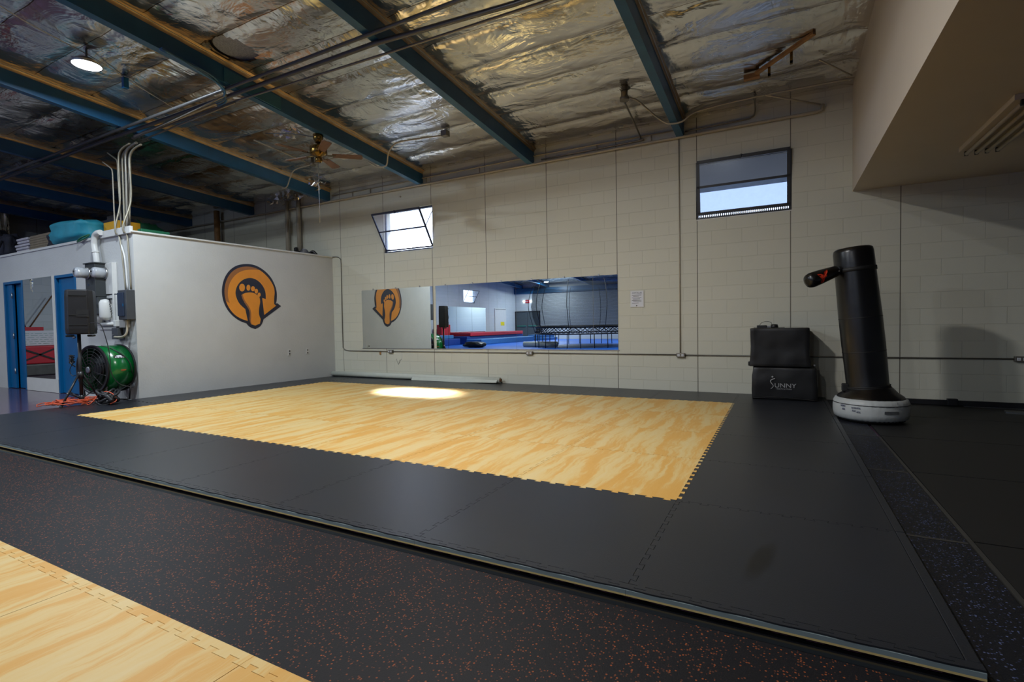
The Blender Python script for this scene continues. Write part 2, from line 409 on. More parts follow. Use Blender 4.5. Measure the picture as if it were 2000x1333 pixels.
def ctree(o, dx, label=None, group=None, parent=None, rot=None):
    c = o.copy(); COL.objects.link(c); c.parent = parent
    if parent is None: c.location = Vector(o.location)+Vector(dx)
    if rot is not None and parent is None: c.rotation_euler = rot
    if label: c['label'] = label
    for ch in o.children: ctree(ch, (0, 0, 0), parent=c)
    return c

# ---------------------------------------------------------------- the building shell
def roofz(y): return roof(y) if y > -5.25 else roof(-5.25) - (-5.25 - y)*SLOPE
XW, XE, YS = -18.0, 5.5, -18.5
WZ0, WZ1 = 2.565, 3.405
WIN = [(-7.18, -5.945), (-1.105, 0.14)]
w = MB(); Y0, Y1 = YW, YW+0.2
xs = [XW-0.2, WIN[0][0], WIN[0][1], WIN[1][0], WIN[1][1], XE+0.2]
for i in range(5):
    if i in (1, 3):
        w.box(xs[i], xs[i+1], Y0, Y1, -0.05, WZ0); w.box(xs[i], xs[i+1], Y0, Y1, WZ1, 4.35)
    else: w.box(xs[i], xs[i+1], Y0, Y1, -0.05, 4.35)
struct(w.build('wall_north', 'blocks_north'))
w = MB(); wy0, wy1 = -12.72, -11.35
w.box(XW-0.2, XW, YS-0.2, wy0, -0.05, 5.2); w.box(XW-0.2, XW, wy1, Y1, -0.05, 5.2)
w.box(XW-0.2, XW, wy0, wy1, -0.05, 2.557); w.box(XW-0.2, XW, wy0, wy1, 3.42, 5.2)
struct(w.build('wall_west', 'blocks_west'))
struct(MB().box(XW-0.2, XE+0.2, YS-0.2, YS, -0.05, 4.4).build('wall_south', 'blocks_west'))
struct(MB().box(XE, XE+0.2, YS-0.2, Y1, -0.05, 5.2).build('wall_east', 'blocks_west'))
struct(MB().box(XW-0.2, XE+0.2, YS-0.2, Y1, -0.25, -0.05).build('floor', 'purple_floor'))

# the storage box: partition walls with two blue doors, and its deck
PZ = 2.59
def pwx(y): return -8.88 + (y-4.22)*(0.21/3.77)
D1, D2 = (-13.80, -12.92), (-11.56, -10.78)
w = MB()
for a, b_, z0 in ((XW, D1[0], -0.05), (D1[0], D1[1], 2.08), (D1[1], D2[0], -0.05), (D2[0], D2[1], 2.08), (D2[1], -8.88, -0.05)):
    w.box(a, b_, 4.22, 4.34, z0, PZ)
struct(w.build('wall_partition_front', 'plaster'))
P4 = [(-8.88, 4.22), (-8.67, 7.99), (-8.79, 7.99), (-9.0, 4.34)]
struct(MB().prism([(x, y, -0.05) for x, y in P4], (0, 0, PZ+0.05)).build('wall_partition_side', 'plaster'))
struct(MB().box(XW, -8.95, 4.34, 7.99, 2.46, 2.56).build('ceiling_storage', 'raw_wood'))
# trim boards along the top of the box
struct(MB().box(-9.80, -8.87, 4.175, 4.22, 2.575, 2.685).build('trim_1', 'white_paint', bevel=0.004))
struct(MB().box(XW, -9.80, 4.20, 4.36, 2.585, 2.625).build('trim_2', 'white_paint'))
struct(MB().prism([(-8.855, 4.18, 2.59), (-8.64, 7.98, 2.59), (-8.80, 7.98, 2.59), (-9.01, 4.18, 2.59)], (0, 0, 0.028)).build('trim_3', 'white_paint', bevel=0.006))
for i, (a, b_) in enumerate((D1, D2)):
    t = struct(thing('door_%d' % (i+1), None, None, ((a+b_)/2, 4.28, -0.05)))
    fr = MB(); fr.box(a, a+0.05, 4.205, 4.34, -0.045, 2.08); fr.box(b_-0.05, b_, 4.205, 4.34, -0.045, 2.08); fr.box(a+0.05, b_-0.05, 4.205, 4.34, 2.03, 2.08)
    fr.build('door_frame', 'door_blue', t, bevel=0.004)
    if i == 0:   # double leaf, ajar
        MB().box(a+0.055, a+0.30, 4.24, 4.28, -0.04, 2.025).build('door_leaf', 'door_blue', t, bevel=0.004)
        MB().box(a+0.305, b_-0.055, 4.30, 4.34, -0.04, 2.025).build('door_leaf', 'door_blue', t, bevel=0.004)
        for z in (0.25, 0.95, 1.75): MB().tube([(a+0.30, 4.236, z), (a+0.30, 4.236, z+0.11)], 0.011, 8).build('hinge', 'steel', t)
    else:
        MB().box(a+0.055, b_-0.055, 4.25, 4.29, -0.04, 2.025).build('door_leaf', 'door_blue', t, bevel=0.004)
        MB().lathe([(0.012, 0), (0.012, 0.03), (0.027, 0.035), (0.027, 0.06), (0.012, 0.068)], (b_-0.12, 4.25, 0.97), (0, -1, 0), 16).build('door_knob', 'steel', t)

# dropped ceiling on the right
sf = MB(); SX, SZ = 0.835, 2.718
sf.add([(SX, -8, SZ), (XE, -8, SZ), (XE, YW, SZ), (SX, YW, SZ)], [[0, 1, 2, 3]])
sf.add([(SX, -8, SZ), (SX, YW, SZ), (SX, YW, 4.35), (SX, -5.25, 5.15), (SX, -8, 4.9)], [[0, 1, 2, 3, 4]])
sf.add([(SX, -8, SZ), (XE, -8, SZ), (XE, -8, 4.9), (SX, -8, 4.9)], [[0, 1, 2, 3]])
sf.add([(SX+0.1, -7.9, SZ+0.1), (XE, -7.9, SZ+0.1), (XE, YW, SZ+0.1), (SX+0.1, YW, SZ+0.1)], [[3, 2, 1, 0]])
struct(sf.build('ceiling_dropped', 'soffit_paint'))

# ---------------------------------------------------------------- roof beams and foil ceiling
BX = [(-1.27, 0.0), (-3.75, 0.0), (-6.15, 0.02), (-8.68, 0.0), (-11.26, -0.07), (-13.82, -0.16), (-16.5, -0.1)]
BW, BH = 0.10, 0.215
def bxr(i, y):
    if i < 0: return SX
    x, k = BX[i]
    return x + k*min(8.0, YW-y)
for i in range(len(BX)):
    m_ = MB()
    ys = [YW-0.005, 3.0, 0.0, -5.25, YS+0.01]
    for a, c in zip(ys[:-1], ys[1:]):
        xa, xc = bxr(i, a), bxr(i, c)
        m_.add([(xa-BW, a, roofz(a)), (xa, a, roofz(a)), (xa, a, roofz(a)+BH), (xa-BW, a, roofz(a)+BH),
                (xc-BW, c, roofz(c)), (xc, c, roofz(c)), (xc, c, roofz(c)+BH), (xc-BW, c, roofz(c)+BH)],
               [[0,1,5,4],[1,2,6,5],[3,0,4,7],[2,3,7,6],[0,1,2,3],[4,5,6,7]])
    struct(m_.build('roof_beam', 'beam_blue'))
    g = MB()
    ys = [7.98 - k*0.2 for k in range(66)]
    for s_, side in ((0.004, 'r'), (-BW-0.004, 'l')):
        vs = []
        for k, y in enumerate(ys):
            x = bxr(i, y)+s_; j = 0.008*noise.noise((x*3, y*4, 1)); sg = 1 if side == 'r' else -1
            vs += [(x, y, roofz(y)+BH-0.012+j*.6), (x+sg*0.006, y, roofz(y)+BH+0.022+j*.4), (x+sg*0.014, y, roofz(y)+BH+0.026), (x+sg*0.045+j, y, roofz(y)+0.268)]
        g.add(vs, [[4*k+q, 4*k+q+1, 4*k+q+5, 4*k+q+4] for k in range(len(ys)-1) for q in range(3)], True)
    struct(g.build('trim_foil_flange', 'kraft' if i >= 2 else 'kraft_dull'))
    g = MB().tube([(bxr(i, y)+0.022, y, roofz(y)+BH+0.028) for y in ys], 0.005, 6)
    struct(g.build('trim_foil_edge', 'aluminium'))
FO = 0.275
def foilz(x, y, i):
    t = ((7.93-y)/0.612) % 1.0; t = min(max(t, 0.0), 1.0); r = roofz(y)+FO
    xl, xr = bxr(i, y), (bxr(i-1, y)-BW if i else SX)
    e = min(x-xl, xr-x)
    n1 = noise.fractal((x*0.9+i*7, y*1.8, 0.3), 1.0, 2.0, 4)
    n2 = noise.noise((x*5+9*i, y*1.6, 4.0)); n3 = noise.noise((x*2.1, y*7, 9+i))
    amp = 0.55 + 1.3*max(0, 1-e/0.35)*min(1, e/0.06)
    sag = -0.024*math.sin(PI*t)**0.7; ef = min(1, e/0.12)
    seam = 0.012*math.exp(-(min(t, 1-t)/0.05)**2)
    wr = 0.010*n2*math.exp(-min(t, 1-t)/0.16)
    return r - 0.012*(1-ef) + (sag + seam + 0.022*n1*amp + wr*amp + 0.002*n3)*ef
fm = MB()
ys = []
y = 7.985
while y > 1.2: ys.append(y); y -= 0.047
while y > YS: ys.append(y); y -= 0.4
ys.append(YS)
def vent_hole(x, y): return ((x+5.78)/0.26)**2 + ((y-3.90)/0.24)**2 < 1
for i in range(len(BX)+1):
    n = 44; vs = []
    for y in ys:
        xl = bxr(i, y) if i < len(BX) else XW
        xr = (bxr(i-1, y)-BW) if i else SX
        for k in range(n+1):
            x = xl + (xr-xl)*k/n
            ii = min(i, len(BX)-1)
            vs.append((x, y, foilz(x, y, ii) if y > -5 else roofz(y)+FO))
    fs = []
    for a in range(len(ys)-1):
        for k in range(n):
            q = [a*(n+1)+k, a*(n+1)+k+1, (a+1)*(n+1)+k+1, (a+1)*(n+1)+k]
            c = Vector(vs[q[0]])
            if i == 2 and vent_hole(c.x, c.y): continue
            fs.append(q)
    fm.add(vs, fs, True)
struct(fm.build('ceiling', 'foil', base=(0, 0, 4)))
# roof deck above the foil (keeps daylight out)
rd = MB()
for a, c in ((Y1, -5.25), (-5.25, YS-0.2)):
    za, zc = roofz(min(a, YW))+0.62, roofz(max(c, YS))+0.62
    rd.add([(XW-0.2, a, za), (XE+0.2, a, za), (XE+0.2, c, zc), (XW-0.2, c, zc)], [[0, 1, 2, 3]])
for x in (XW-0.2, XE+0.2): rd.add([(x, Y1, 4.2), (x, Y1, 4.43), (x, -5.25, 5.42), (x, YS, 4.43), (x, YS, 4.2)], [[0, 1, 2, 3, 4]])
rd.box(XW-0.2, XE+0.2, Y1-0.02, Y1, 4.3, 4.5); rd.box(XW-0.2, XE+0.2, YS-0.2, YS-0.18, 4.3, 4.5)
struct(rd.build('roof', 'raw_wood'))
# round roof vent between two beams
t = thing('roof_vent', 'round grey roof vent in a torn brown-backed opening between two blue beams', 'vent', (-5.82, 3.92, 4.38))
MB().lathe([(0.31, 0.02), (0.30, 0.0), (0.262, 0.0), (0.262, 0.12), (0.31, 0.12)], (-5.78, 3.90, 4.405), (0, 0.075, 1), 32, caps=False).build('curb', 'kraft_dull', t)
MB().lathe([(0.245, 0), (0.255, 0.012), (0.01, 0.02)], (-5.76, 3.92, 4.43), (0, 0.075, 1), 32).build('grille', 'vent_grille_grey', t)
MB().lathe([(0.245, -0.008), (0.275, -0.008), (0.275, 0.02), (0.245, 0.02)], (-5.76, 3.92, 4.43), (0, 0.075, 1), 32, caps=False).build('rim', 'frame_black', t)

# south wall blue band and doors, west wall door seen in the mirror
struct(MB().box(XW, XE, YS, YS+0.14, 3.42, 3.82).build('beam_south', 'beam_blue'))
t = struct(thing('door_3', None, None, (-16.95, YS, -0.05)))
MB().box(-18+0.02, -17.93, YS+0.001, YS+0.06, -0.05, 2.10).box(-15.95, -15.88, YS+0.001, YS+0.06, -0.05, 2.10).box(-18+0.02, -15.88, YS+0.001, YS+0.06, 2.04, 2.10).build('door_frame', 'frame_black', t)
for a, c in ((-17.92, -16.95), (-16.93, -15.96)):
    lf = MB().box(a, c, YS+0.001, YS+0.045, -0.045, 2.03).build('door_leaf', 'door_grey', t)
    MB().box(a+0.1, c-0.1, YS+0.045, YS+0.10, 0.95, 1.01).build('push_bar', 'green_print', lf)
t = struct(thing('door_4', None, None, (XW, -16.1, -0.05)))
MB().box(XW+0.001, XW+0.05, -16.95, -15.30, -0.05, 2.28).build('door_leaf', 'white_paint', t, bevel=0.01)
MB().box(XW+0.05, XW+0.055, -16.9, -15.35, 2.20, 2.23).build('top_trim', 'dark_grey_metal', t)

# ---------------------------------------------------------------- windows
def window(name, x0, x1, y, tilt, frame, pane, fw=0.032, zo=0.055):
    """steel window in a north wall opening; sash hinged at the bottom and leaning inwards by tilt (metres at the top)"""
    t = struct(thing(name, None, None, ((x0+x1)/2, y, WZ0)))
    f = 0.03; z0, z1 = WZ0+0.0, WZ1
    fr = MB()
    yf = y+0.035
    fr.box(x0, x1, yf, yf+0.03, z0, z0+0.03).box(x0, x1, yf, yf+0.03, z1-0.03, z1).box(x0, x0+f, yf, yf+0.03, z0+0.03, z1-0.03).box(x1-f, x1, yf, yf+0.03, z0+0.03, z1-0.03)
    fr.build('window_frame', frame, t)
    MB().box(x0, x1, y-0.004, y+0.035, z0-0.012, z0).build('window_sill', 'white_paint', t)
    # sash
    zb = z0+zo; H = z1-0.015-zb; a = math.asin(min(0.99, tilt/H)) if tilt else 0
    def P(x, h, d=0.0):   # h up the sash, d out of the sash plane
        return (x, yf - 0.002 - math.sin(a)*h - math.cos(a)*d, zb + math.cos(a)*h - math.sin(a)*d)
    s = MB(); xa, xb = x0+0.02, x1-0.02; wd = fw
    def rail(x_a, h_a, x_b, h_b, wdt):
        A, B_ = Vector(P(x_a, h_a)), Vector(P(x_b, h_b)); s.bar(A, B_, 0.02, wdt, up=(Vector(P(0, 1))-Vector(P(0, 0)) if abs(h_a-h_b) < 1e-4 else (1, 0, 0)))
    rail(xa, 0, xb, 0, wd); rail(xa, H, xb, H, wd*1.1); rail(xa, H*0.52, xb, H*0.52, wd*0.75)
    rail(xa+0.014, 0, xa+0.014, H, wd); rail(xb-0.014, 0, xb-0.014, H, wd)
    sash = s.build('window_sash', frame, t)
    for pane_, (h0, h1) in zip(pane, ((0.014, H*0.52-0.01), (H*0.52+0.01, H-0.014))):
        MB().add([P(xa+0.02, h0), P(xb-0.02, h0), P(xb-0.02, h1), P(xa+0.02, h1)], [[0, 1, 2, 3]]).build('pane', pane_, sash)
    MB().bar(P((xa+xb)/2+(0 if tilt > 0.3 else -0.02), H-0.03, 0.015), P((xa+xb)/2, H+0.03, 0.015), 0.012, 0.02).build('latch', frame, sash)
    if tilt > 0.2:
        MB().bar((xb, yf, z1-0.1), P(xb, H*0.55), 0.008, 0.012).build('stay_arm', frame, t)
    return t
    # x
    g = MB(); n = 40
    for k in range(n+1):
        xx = x0+0.03+(x1-x0-0.06)*k/n
        g.bar((xx, yf+0.06, z0), (xx+0.03, yf+0.06, z1), 0.003, 0.003)
        g.bar((xx+0.03, yf+0.062, z0), (xx, yf+0.062, z1), 0.003, 0.003)
    return t
window('window_1', WIN[0][0], WIN[0][1], YW, 0.40, 'frame_blue', ('pane_milky', 'pane_milky'))
window('window_2', WIN[1][0], WIN[1][1], YW, 0.09, 'frame_black', ('pane_frosted', 'pane_dusty'), 0.045, 0.085)
# wire mesh strip low in the right window
g = MB(); n = 46
for k in range(n):
    xx = -1.08+1.2*k/n; g.bar((xx, YW+0.09, WZ0), (xx+0.035, YW+0.09, WZ0+0.12), 0.011, 0.011); g.bar((xx+0.035, YW+0.092, WZ0), (xx, YW+0.092, WZ0+0.12), 0.011, 0.011)
put(g.build('window_mesh', 'tape_grey'), None, None, None, 'structure')
# outside: canopy over the right window, ground
struct(MB().box(-2.4, 1.6, Y1, Y1+1.75, 3.42, 3.50).build('exterior_canopy', 'dark_grey_metal'))
struct(MB().box(-40, 30, Y1, 45, -0.3, -0.2).build('exterior_ground', 'dark_grey_metal'))
# west window (seen only in the mirror)
t = struct(thing('window_3', None, None, (XW, -12.03, 2.557)))
fr = MB()
for (ya, yb, za, zb) in ((wy0, wy1, 2.557, 2.59), (wy0, wy1, 3.39, 3.42), (wy0, wy0+0.03, 2.59, 3.39), (wy1-0.03, wy1, 2.59, 3.39)): fr.box(XW-0.08, XW-0.05, ya, yb, za, zb)
fr.build('window_frame', 'frame_black', t)
s = MB()
A = lambda yy, h: (XW-0.045+0.42*h, yy, 2.61+0.74*h)
for h in (0, 0.5, 1): s.bar(A(wy0+0.03, h), A(wy1-0.03, h), 0.02, 0.03)
for yy in (wy0+0.04, wy1-0.04): s.bar(A(yy, 0), A(yy, 1), 0.03, 0.02)
sash = s.build('window_sash', 'frame_black', t)
for h0, h1 in ((0.02, 0.48), (0.52, 0.98)):
    MB().add([A(wy0+0.05, h0), A(wy1-0.05, h0), A(wy1-0.05, h1), A(wy0+0.05, h1)], [[0, 1, 2, 3]]).build('pane', 'pane_milky', sash)

# ---------------------------------------------------------------- mirrors on the north wall
MZ0, MZ1 = 0.618, 1.832
seams = [(-7.83, -5.975, 'wide mirror panel at the left end of the wall mirror, reflecting the footprint logo'),
         (-5.905, -4.152, 'mirror panel next to the white strip, reflecting the open gym'),
         (-4.148, -2.722, 'wall mirror panel reflecting the trampoline, third of the row'),
         (-2.718, -2.305, 'narrow mirror panel at the right end of the row')]
for a, c, lb in seams:
    o = thing('wall_mirror', lb, 'mirror', ((a+c)/2, YW, MZ0), 'mirrors screwed to the block wall')
    MB().add([(a, YW-0.0062, MZ0), (c, YW-0.0062, MZ0), (c, YW-0.0062, MZ1), (a, YW-0.0062, MZ1)], [[0, 1, 2, 3]]).build('mirror_glass', 'mirror_glass', o)
    MB().box(a, c, YW-0.006, YW-0.0005, MZ0, MZ1).build('backing', 'tape_grey', o)
put(MB().box(-7.85, -2.29, YW-0.014, YW-0.0002, MZ0-0.014, MZ0-0.001).build('mirror_channel', 'aluminium'), 'thin metal channel under the row of wall mirrors', 'channel')
for k, x in enumerate([-7.51, -6.90, -6.29, -5.67, -5.06, -4.45, -3.84, -3.23, -2.62]):
    put(MB().box(x-0.012, x+0.012, YW-0.014, YW-0.0005, MZ1-0.006, MZ1+0.026).build('mirror_clip', 'steel', bevel=0.003),
        'small metal clip holding the top edge of the wall mirrors', 'clip', 'mirror clips')

# ---------------------------------------------------------------- foot logo on the box wall
LOGO = {
'outline':[(6.624,1.718),(6.615,1.604),(6.593,1.552),(6.626,1.559),(6.706,1.505),(6.333,1.249),(6.312,1.187),(6.262,1.11),(6.162,1.067),(6.068,1.095),(6.013,1.145),(5.997,1.173),(5.884,1.209),(5.758,1.294),(5.657,1.407),(5.59,1.55),(5.565,1.714),(5.587,1.879),(5.648,2.028),(5.746,2.15),(5.876,2.231),(6.052,2.266),(6.21,2.255),(6.37,2.181),(6.509,2.059),(6.589,1.908),(6.621,1.785)],
'ring':[(6.587,1.784),(6.567,1.648),(6.564,1.54),(6.607,1.509),(6.352,1.326),(6.321,1.65),(6.393,1.63),(6.397,1.752),(6.359,1.861),(6.269,1.965),(6.156,2.016),(6.055,2.016),(5.932,1.964),(5.842,1.864),(5.801,1.746),(5.813,1.641),(5.873,1.517),(5.979,1.43),(6.02,1.209),(5.885,1.252),(5.77,1.325),(5.679,1.439),(5.621,1.572),(5.602,1.716),(5.621,1.871),(5.678,2.009),(5.766,2.12),(5.897,2.199),(6.051,2.23),(6.208,2.216),(6.357,2.143),(6.483,2.024),(6.564,1.895)],
'shade':[(5.693,1.533),(5.621,1.572),(5.602,1.716),(5.621,1.871),(5.678,2.009),(5.766,2.12),(5.897,2.199),(6.051,2.23),(6.208,2.216),(6.276,2.18),(6.162,2.181),(5.982,2.155),(5.828,2.073),(5.713,1.929),(5.666,1.781),(5.661,1.635)],
'foot':[(5.911,1.687),(5.968,1.732),(6.102,1.754),(6.192,1.732),(6.27,1.659),(6.283,1.572),(6.251,1.461),(6.242,1.329),(6.279,1.242),(6.259,1.154),(6.164,1.118),(6.081,1.144),(6.05,1.22),(6.064,1.328),(6.056,1.414),(5.982,1.52),(5.931,1.614)],
'fshade':[(5.911,1.687),(5.934,1.705),(5.963,1.604),(6.031,1.51),(6.085,1.414),(6.091,1.306),(6.078,1.198),(6.098,1.138),(6.081,1.144),(6.05,1.22),(6.064,1.328),(6.056,1.414),(5.982,1.52),(5.931,1.614)],
'toe0':[(5.993,1.83),(5.987,1.798),(5.973,1.771),(5.952,1.753),(5.929,1.746),(5.905,1.751),(5.886,1.767),(5.874,1.793),(5.871,1.823),(5.876,1.854),(5.89,1.881),(5.911,1.9),(5.934,1.907),(5.957,1.903),(5.977,1.886),(5.989,1.861)],
'toe1':[(6.095,1.833),(6.091,1.809),(6.081,1.788),(6.067,1.774),(6.051,1.769),(6.035,1.773),(6.021,1.785),(6.013,1.805),(6.011,1.829),(6.015,1.853),(6.024,1.873),(6.039,1.888),(6.055,1.893),(6.071,1.89),(6.084,1.877),(6.093,1.857)],
'toe2':[(6.186,1.819),(6.182,1.798),(6.172,1.78),(6.157,1.767),(6.14,1.762),(6.124,1.765),(6.111,1.777),(6.102,1.794),(6.099,1.814),(6.103,1.835),(6.113,1.853),(6.128,1.866),(6.144,1.871),(6.161,1.867),(6.174,1.856),(6.183,1.839)],
'toe3':[(6.244,1.776),(6.24,1.756),(6.232,1.74),(6.219,1.728),(6.205,1.724),(6.191,1.727),(6.18,1.737),(6.172,1.753),(6.17,1.772),(6.174,1.792),(6.182,1.808),(6.194,1.82),(6.209,1.824),(6.223,1.821),(6.234,1.811),(6.242,1.795)],
'toe4':[(6.295,1.71),(6.292,1.693),(6.283,1.677),(6.272,1.667),(6.258,1.663),(6.245,1.666),(6.234,1.675),(6.227,1.69),(6.225,1.707),(6.229,1.725),(6.237,1.74),(6.248,1.751),(6.262,1.755),(6.275,1.752),(6.286,1.743),(6.293,1.728)],
}
def wallp(y, z, off):
    return (pwx(y)+off, y, z)
t = thing('footprint_sign', 'orange and navy footprint in a round arrow painted on the white partition', 'logo', (pwx(6.1), 6.1, 1.08))
GROW = {'out': 1.018, 'toe': 0.90, 'foo': 0.985}
def grow(P, k):
    cx = sum(p[0] for p in P)/len(P); cy = sum(p[1] for p in P)/len(P)
    return [(cx+(x-cx)*k, cy+(y-cy)*k) for x, y in P]
def smooth2(P):
    for _ in range(2):
        out = []; n = len(P)
        for i in range(n):
            a, b_, c = Vector(P[i-1]), Vector(P[i]), Vector(P[(i+1) % n]); d1, d2 = b_-a, c-b_
            if d1.length < 1e-6 or d2.length < 1e-6: continue
            if d1.angle(d2) > 0.62: out.append(tuple(b_))
            else: out += [tuple(b_-d1*0.25), tuple(b_+d2*0.25)]
        P = out
    return P
def flat(name, key, off, mat, par):
    me = MB(); pts = [wallp(y, z, off) for y, z in smooth2(grow(LOGO[key], GROW.get(key[:3], 1.0)))]; return me.prism(pts, (-0.001, 0, 0)).build(name, mat, par)
flat('outline', 'outline', 0.0035, 'logo_navy', t)
flat('arrow_ring', 'ring', 0.0055, 'logo_orange', t); flat('ring_shade', 'shade', 0.0075, 'logo_brown', t)
ft = flat('foot', 'foot', 0.0055, 'logo_orange', t); flat('foot_shade', 'fshade', 0.0075, 'logo_brown', ft)
for k in range(5): flat('toe', 'toe%d' % k, 0.0055, 'logo_orange', t)

# ---------------------------------------------------------------- floor coverings
FZ = -0.03
put(MB().add([(-6.9, 1.852, -0.0445), (0.8, 1.852, -0.0445), (0.8, 1.932, -0.0412), (-6.9, 1.932, -0.0412), (-6.9, 1.852, -0.0485), (0.8, 1.852, -0.0485), (0.8, 1.932, -0.0485), (-6.9, 1.932, -0.0485)], [[0,1,2,3],[4,5,6,7],[0,1,5,4],[1,2,6,5],[2,3,7,6],[3,0,4,7]]).build('rubber_strip', 'strip_gloss'), 'glossy black strip along the front edge of the raised mats', 'floor strip')
put(MB().box(-8.9, 3.2, -1.6, 1.85, -0.049, -0.034).build('rubber_flooring', 'rubber_orange'), 'black rubber flooring with orange flecks between the two mats', 'rubber floor')
ysb = [1.93, 3.09, 4.36, 5.62, 7.965]
nm = ['nearest', 'second', 'third', 'farthest']
for k in range(4):
    put(MB().box(0.545, 0.785, ysb[k]+(0.012 if k else 0), ysb[k+1]-0.012, -0.049, FZ).build('rubber_runner', 'rubber_blue'),
        '%s blue-flecked black rubber strip right of the black mats' % ['nearest', 'second nearest', 'third nearest', 'farthest'][k], 'rubber strip', 'blue-flecked strips')
    if k: put(MB().box(0.545, 0.785, ysb[k]-0.011, ysb[k]+0.011, -0.049, FZ+0.001).build('seam_tape', 'dull_tape'), 'grey tape across the blue-flecked strip, %s seam' % ['', 'nearest', 'middle', 'farthest'][k], 'tape')
put(MB().box(0.81, 3.2, 1.853, 1.925, -0.049, FZ-0.002).build('rubber_runner', 'rubber_blue'), 'blue-flecked rubber edge at the mat corner in the foreground', 'rubber strip')
put(MB().prism([(0.795, 1.93, FZ+0.001), (0.815, 1.93, FZ+0.001), (0.805, 5.6, FZ+0.001), (0.787, 5.6, FZ+0.001)], (0, 0, -0.018)).build('seam_tape', 'dull_tape'), 'long grey tape line between flecked strip and plain black mats', 'tape')
ysr = [-1.6, 1.85, 3.13, 4.40, 5.66, 6.90, 7.965]
for k in range(1, 6):
    put(MB().box(0.817, 5.45, ysr[k]+0.006, ysr[k+1]-0.006, -0.049, FZ-0.002).build('rubber_mat', 'black_rubber'),
        'plain black rubber mat on the right side, %s row' % ['', 'nearest', 'second', 'third', 'fourth', 'farthest'][k], 'rubber mat', 'plain black rubber mats')

# interlocking foam tiles
TX = [-8.95, -7.867, -6.82, -5.773, -4.715, -3.675, -2.635, -1.585, -0.538, 0.495]
TY = [1.968, 3.035, 4.03, 5.02, 6.01, 7.0, 7.965]
def teeth(a, c, n, amp, side):
    """dovetailed edge from a to c, teeth sticking out to the left of travel when side=1"""
    a, c = Vector(a), Vector(c); d = (c-a)/n; nr = Vector((-d.y, d.x)).normalized()*amp*side; out = [a]
    for k in range(n):
        p = a+d*k
        out += [p+d*0.34, p+d*0.265+nr, p+d*0.735+nr, p+d*0.66]
    return out
def plain(a, c): return [Vector(a)]
NT = 10
def grid_edge(i, j, hor):
    # hor: from (i,j) to (i+1,j); else from (i,j) to (i,j+1)
    a = (TX[i], TY[j]); c = (TX[i+1], TY[j]) if hor else (TX[i], TY[j+1])
    if hor and j in (0,) : return 'front', a, c
    if (hor and j == len(TY)-1) or (not hor and i in (0, len(TX)-1)): return 'plain', a, c
    return 'teeth', a, c
def edge_pts(i, j, hor):
    k, a, c = grid_edge(i, j, hor)
    if k == 'plain': return [Vector(a), Vector(c)]
    side = 1
    if hor: side = -1 if j <= 1 else (1 if j >= 5 else -1)
    else: side = 1 if i <= 1 else (-1 if i >= 8 else 1)
    if k == 'front': side = -1
    n = NT if (hor or j < 6) else NT
    return teeth(a, c, n, 0.023, side) + [Vector(c)]
def tile(i, j, mat, name, label, group, cat='mat tile'):
    bo = edge_pts(i, j, True); ri = edge_pts(i+1, j, False); to = edge_pts(i, j+1, True)[::-1]; le = edge_pts(i, j, False)[::-1]
    poly = bo[:-1]+ri[:-1]+to[:-1]+le[:-1]
    n = len(poly); g = 0.0011; out = []
    for k in range(n):
        p0, p1, p2 = poly[k-1], poly[k], poly[(k+1) % n]
        d1 = (p1-p0).normalized(); d2 = (p2-p1).normalized(); n1 = Vector((-d1.y, d1.x)); n2 = Vector((-d2.y, d2.x))
        q = (n1+n2); q = q.normalized() if q.length > 1e-6 else n1
        out.append(p1 + q*g/max(0.5, q.dot(n1)))
    mb = MB(); z = 0.0
    mb.add([(p.x, p.y, z) for p in out]+[(p.x, p.y, z-0.009) for p in out], [list(range(n))]+[[k, (k+1) % n, n+(k+1) % n, n+k] for k in range(n)])
    o = mb.build(name, mat, base=((TX[i]+TX[i+1])/2, (TY[j]+TY[j+1])/2, FZ), tri=True)
    put(o, label, cat, group)
    mb = MB(); mb.add([(p.x, p.y, z-0.009) for p in out]+[(p.x, p.y, FZ) for p in out], [[k, (k+1) % n, n+(k+1) % n, n+k] for k in range(n)]+[list(range(n, 2*n))])
    mb.build('underside', 'mat_grey_edge' if mat == 'foam_black' else 'foam_wood', o)
    return o
ordn = ['first', 'second', 'third', 'fourth', 'fifth', 'sixth', 'seventh', 'eighth', 'ninth']
row_y = {1: 'nearest', 2: 'second nearest', 3: 'second farthest', 4: 'farthest'}
for i in range(9):
    for j in range(6):
        if 1 <= i <= 7 and 1 <= j <= 4:
            tile(i, j, 'foam_wood', 'foam_tile', 'wood-grain foam tile, %s from the left in the %s yellow row' % (ordn[i-1], row_y[j]), 'yellow wood-grain tiles')
        elif j == 0: tile(i, j, 'foam_black', 'foam_tile', 'black foam tile, %s from the left in the front border row' % ordn[i], 'black border tiles')
        elif j == 5:
            if i == 0: continue
            tile(i, j, 'foam_black', 'foam_tile', 'black foam tile, %s from the left along the block wall' % ordn[i-1], 'black border tiles')
        elif i == 8: tile(i, j, 'foam_black', 'foam_tile', 'black foam tile right of the yellow mats, %s from the front' % ordn[j], 'black border tiles')
        elif i == 0 and j <= 1: tile(i, j, 'foam_black', 'foam_tile', 'black foam tile at the left end beside the cord coil', 'black border tiles')
# left border along the partition: narrow strips cut to the wall
put(MB().prism([(-8.86, 4.032, FZ), (-7.893, 4.032, FZ), (-7.893, 7.96, FZ), (-8.655, 7.96, FZ)], (0, 0, 0.0295)).build('foam_border', 'foam_black'), 'long black foam border between yellow mats and the white partition', 'mat border')
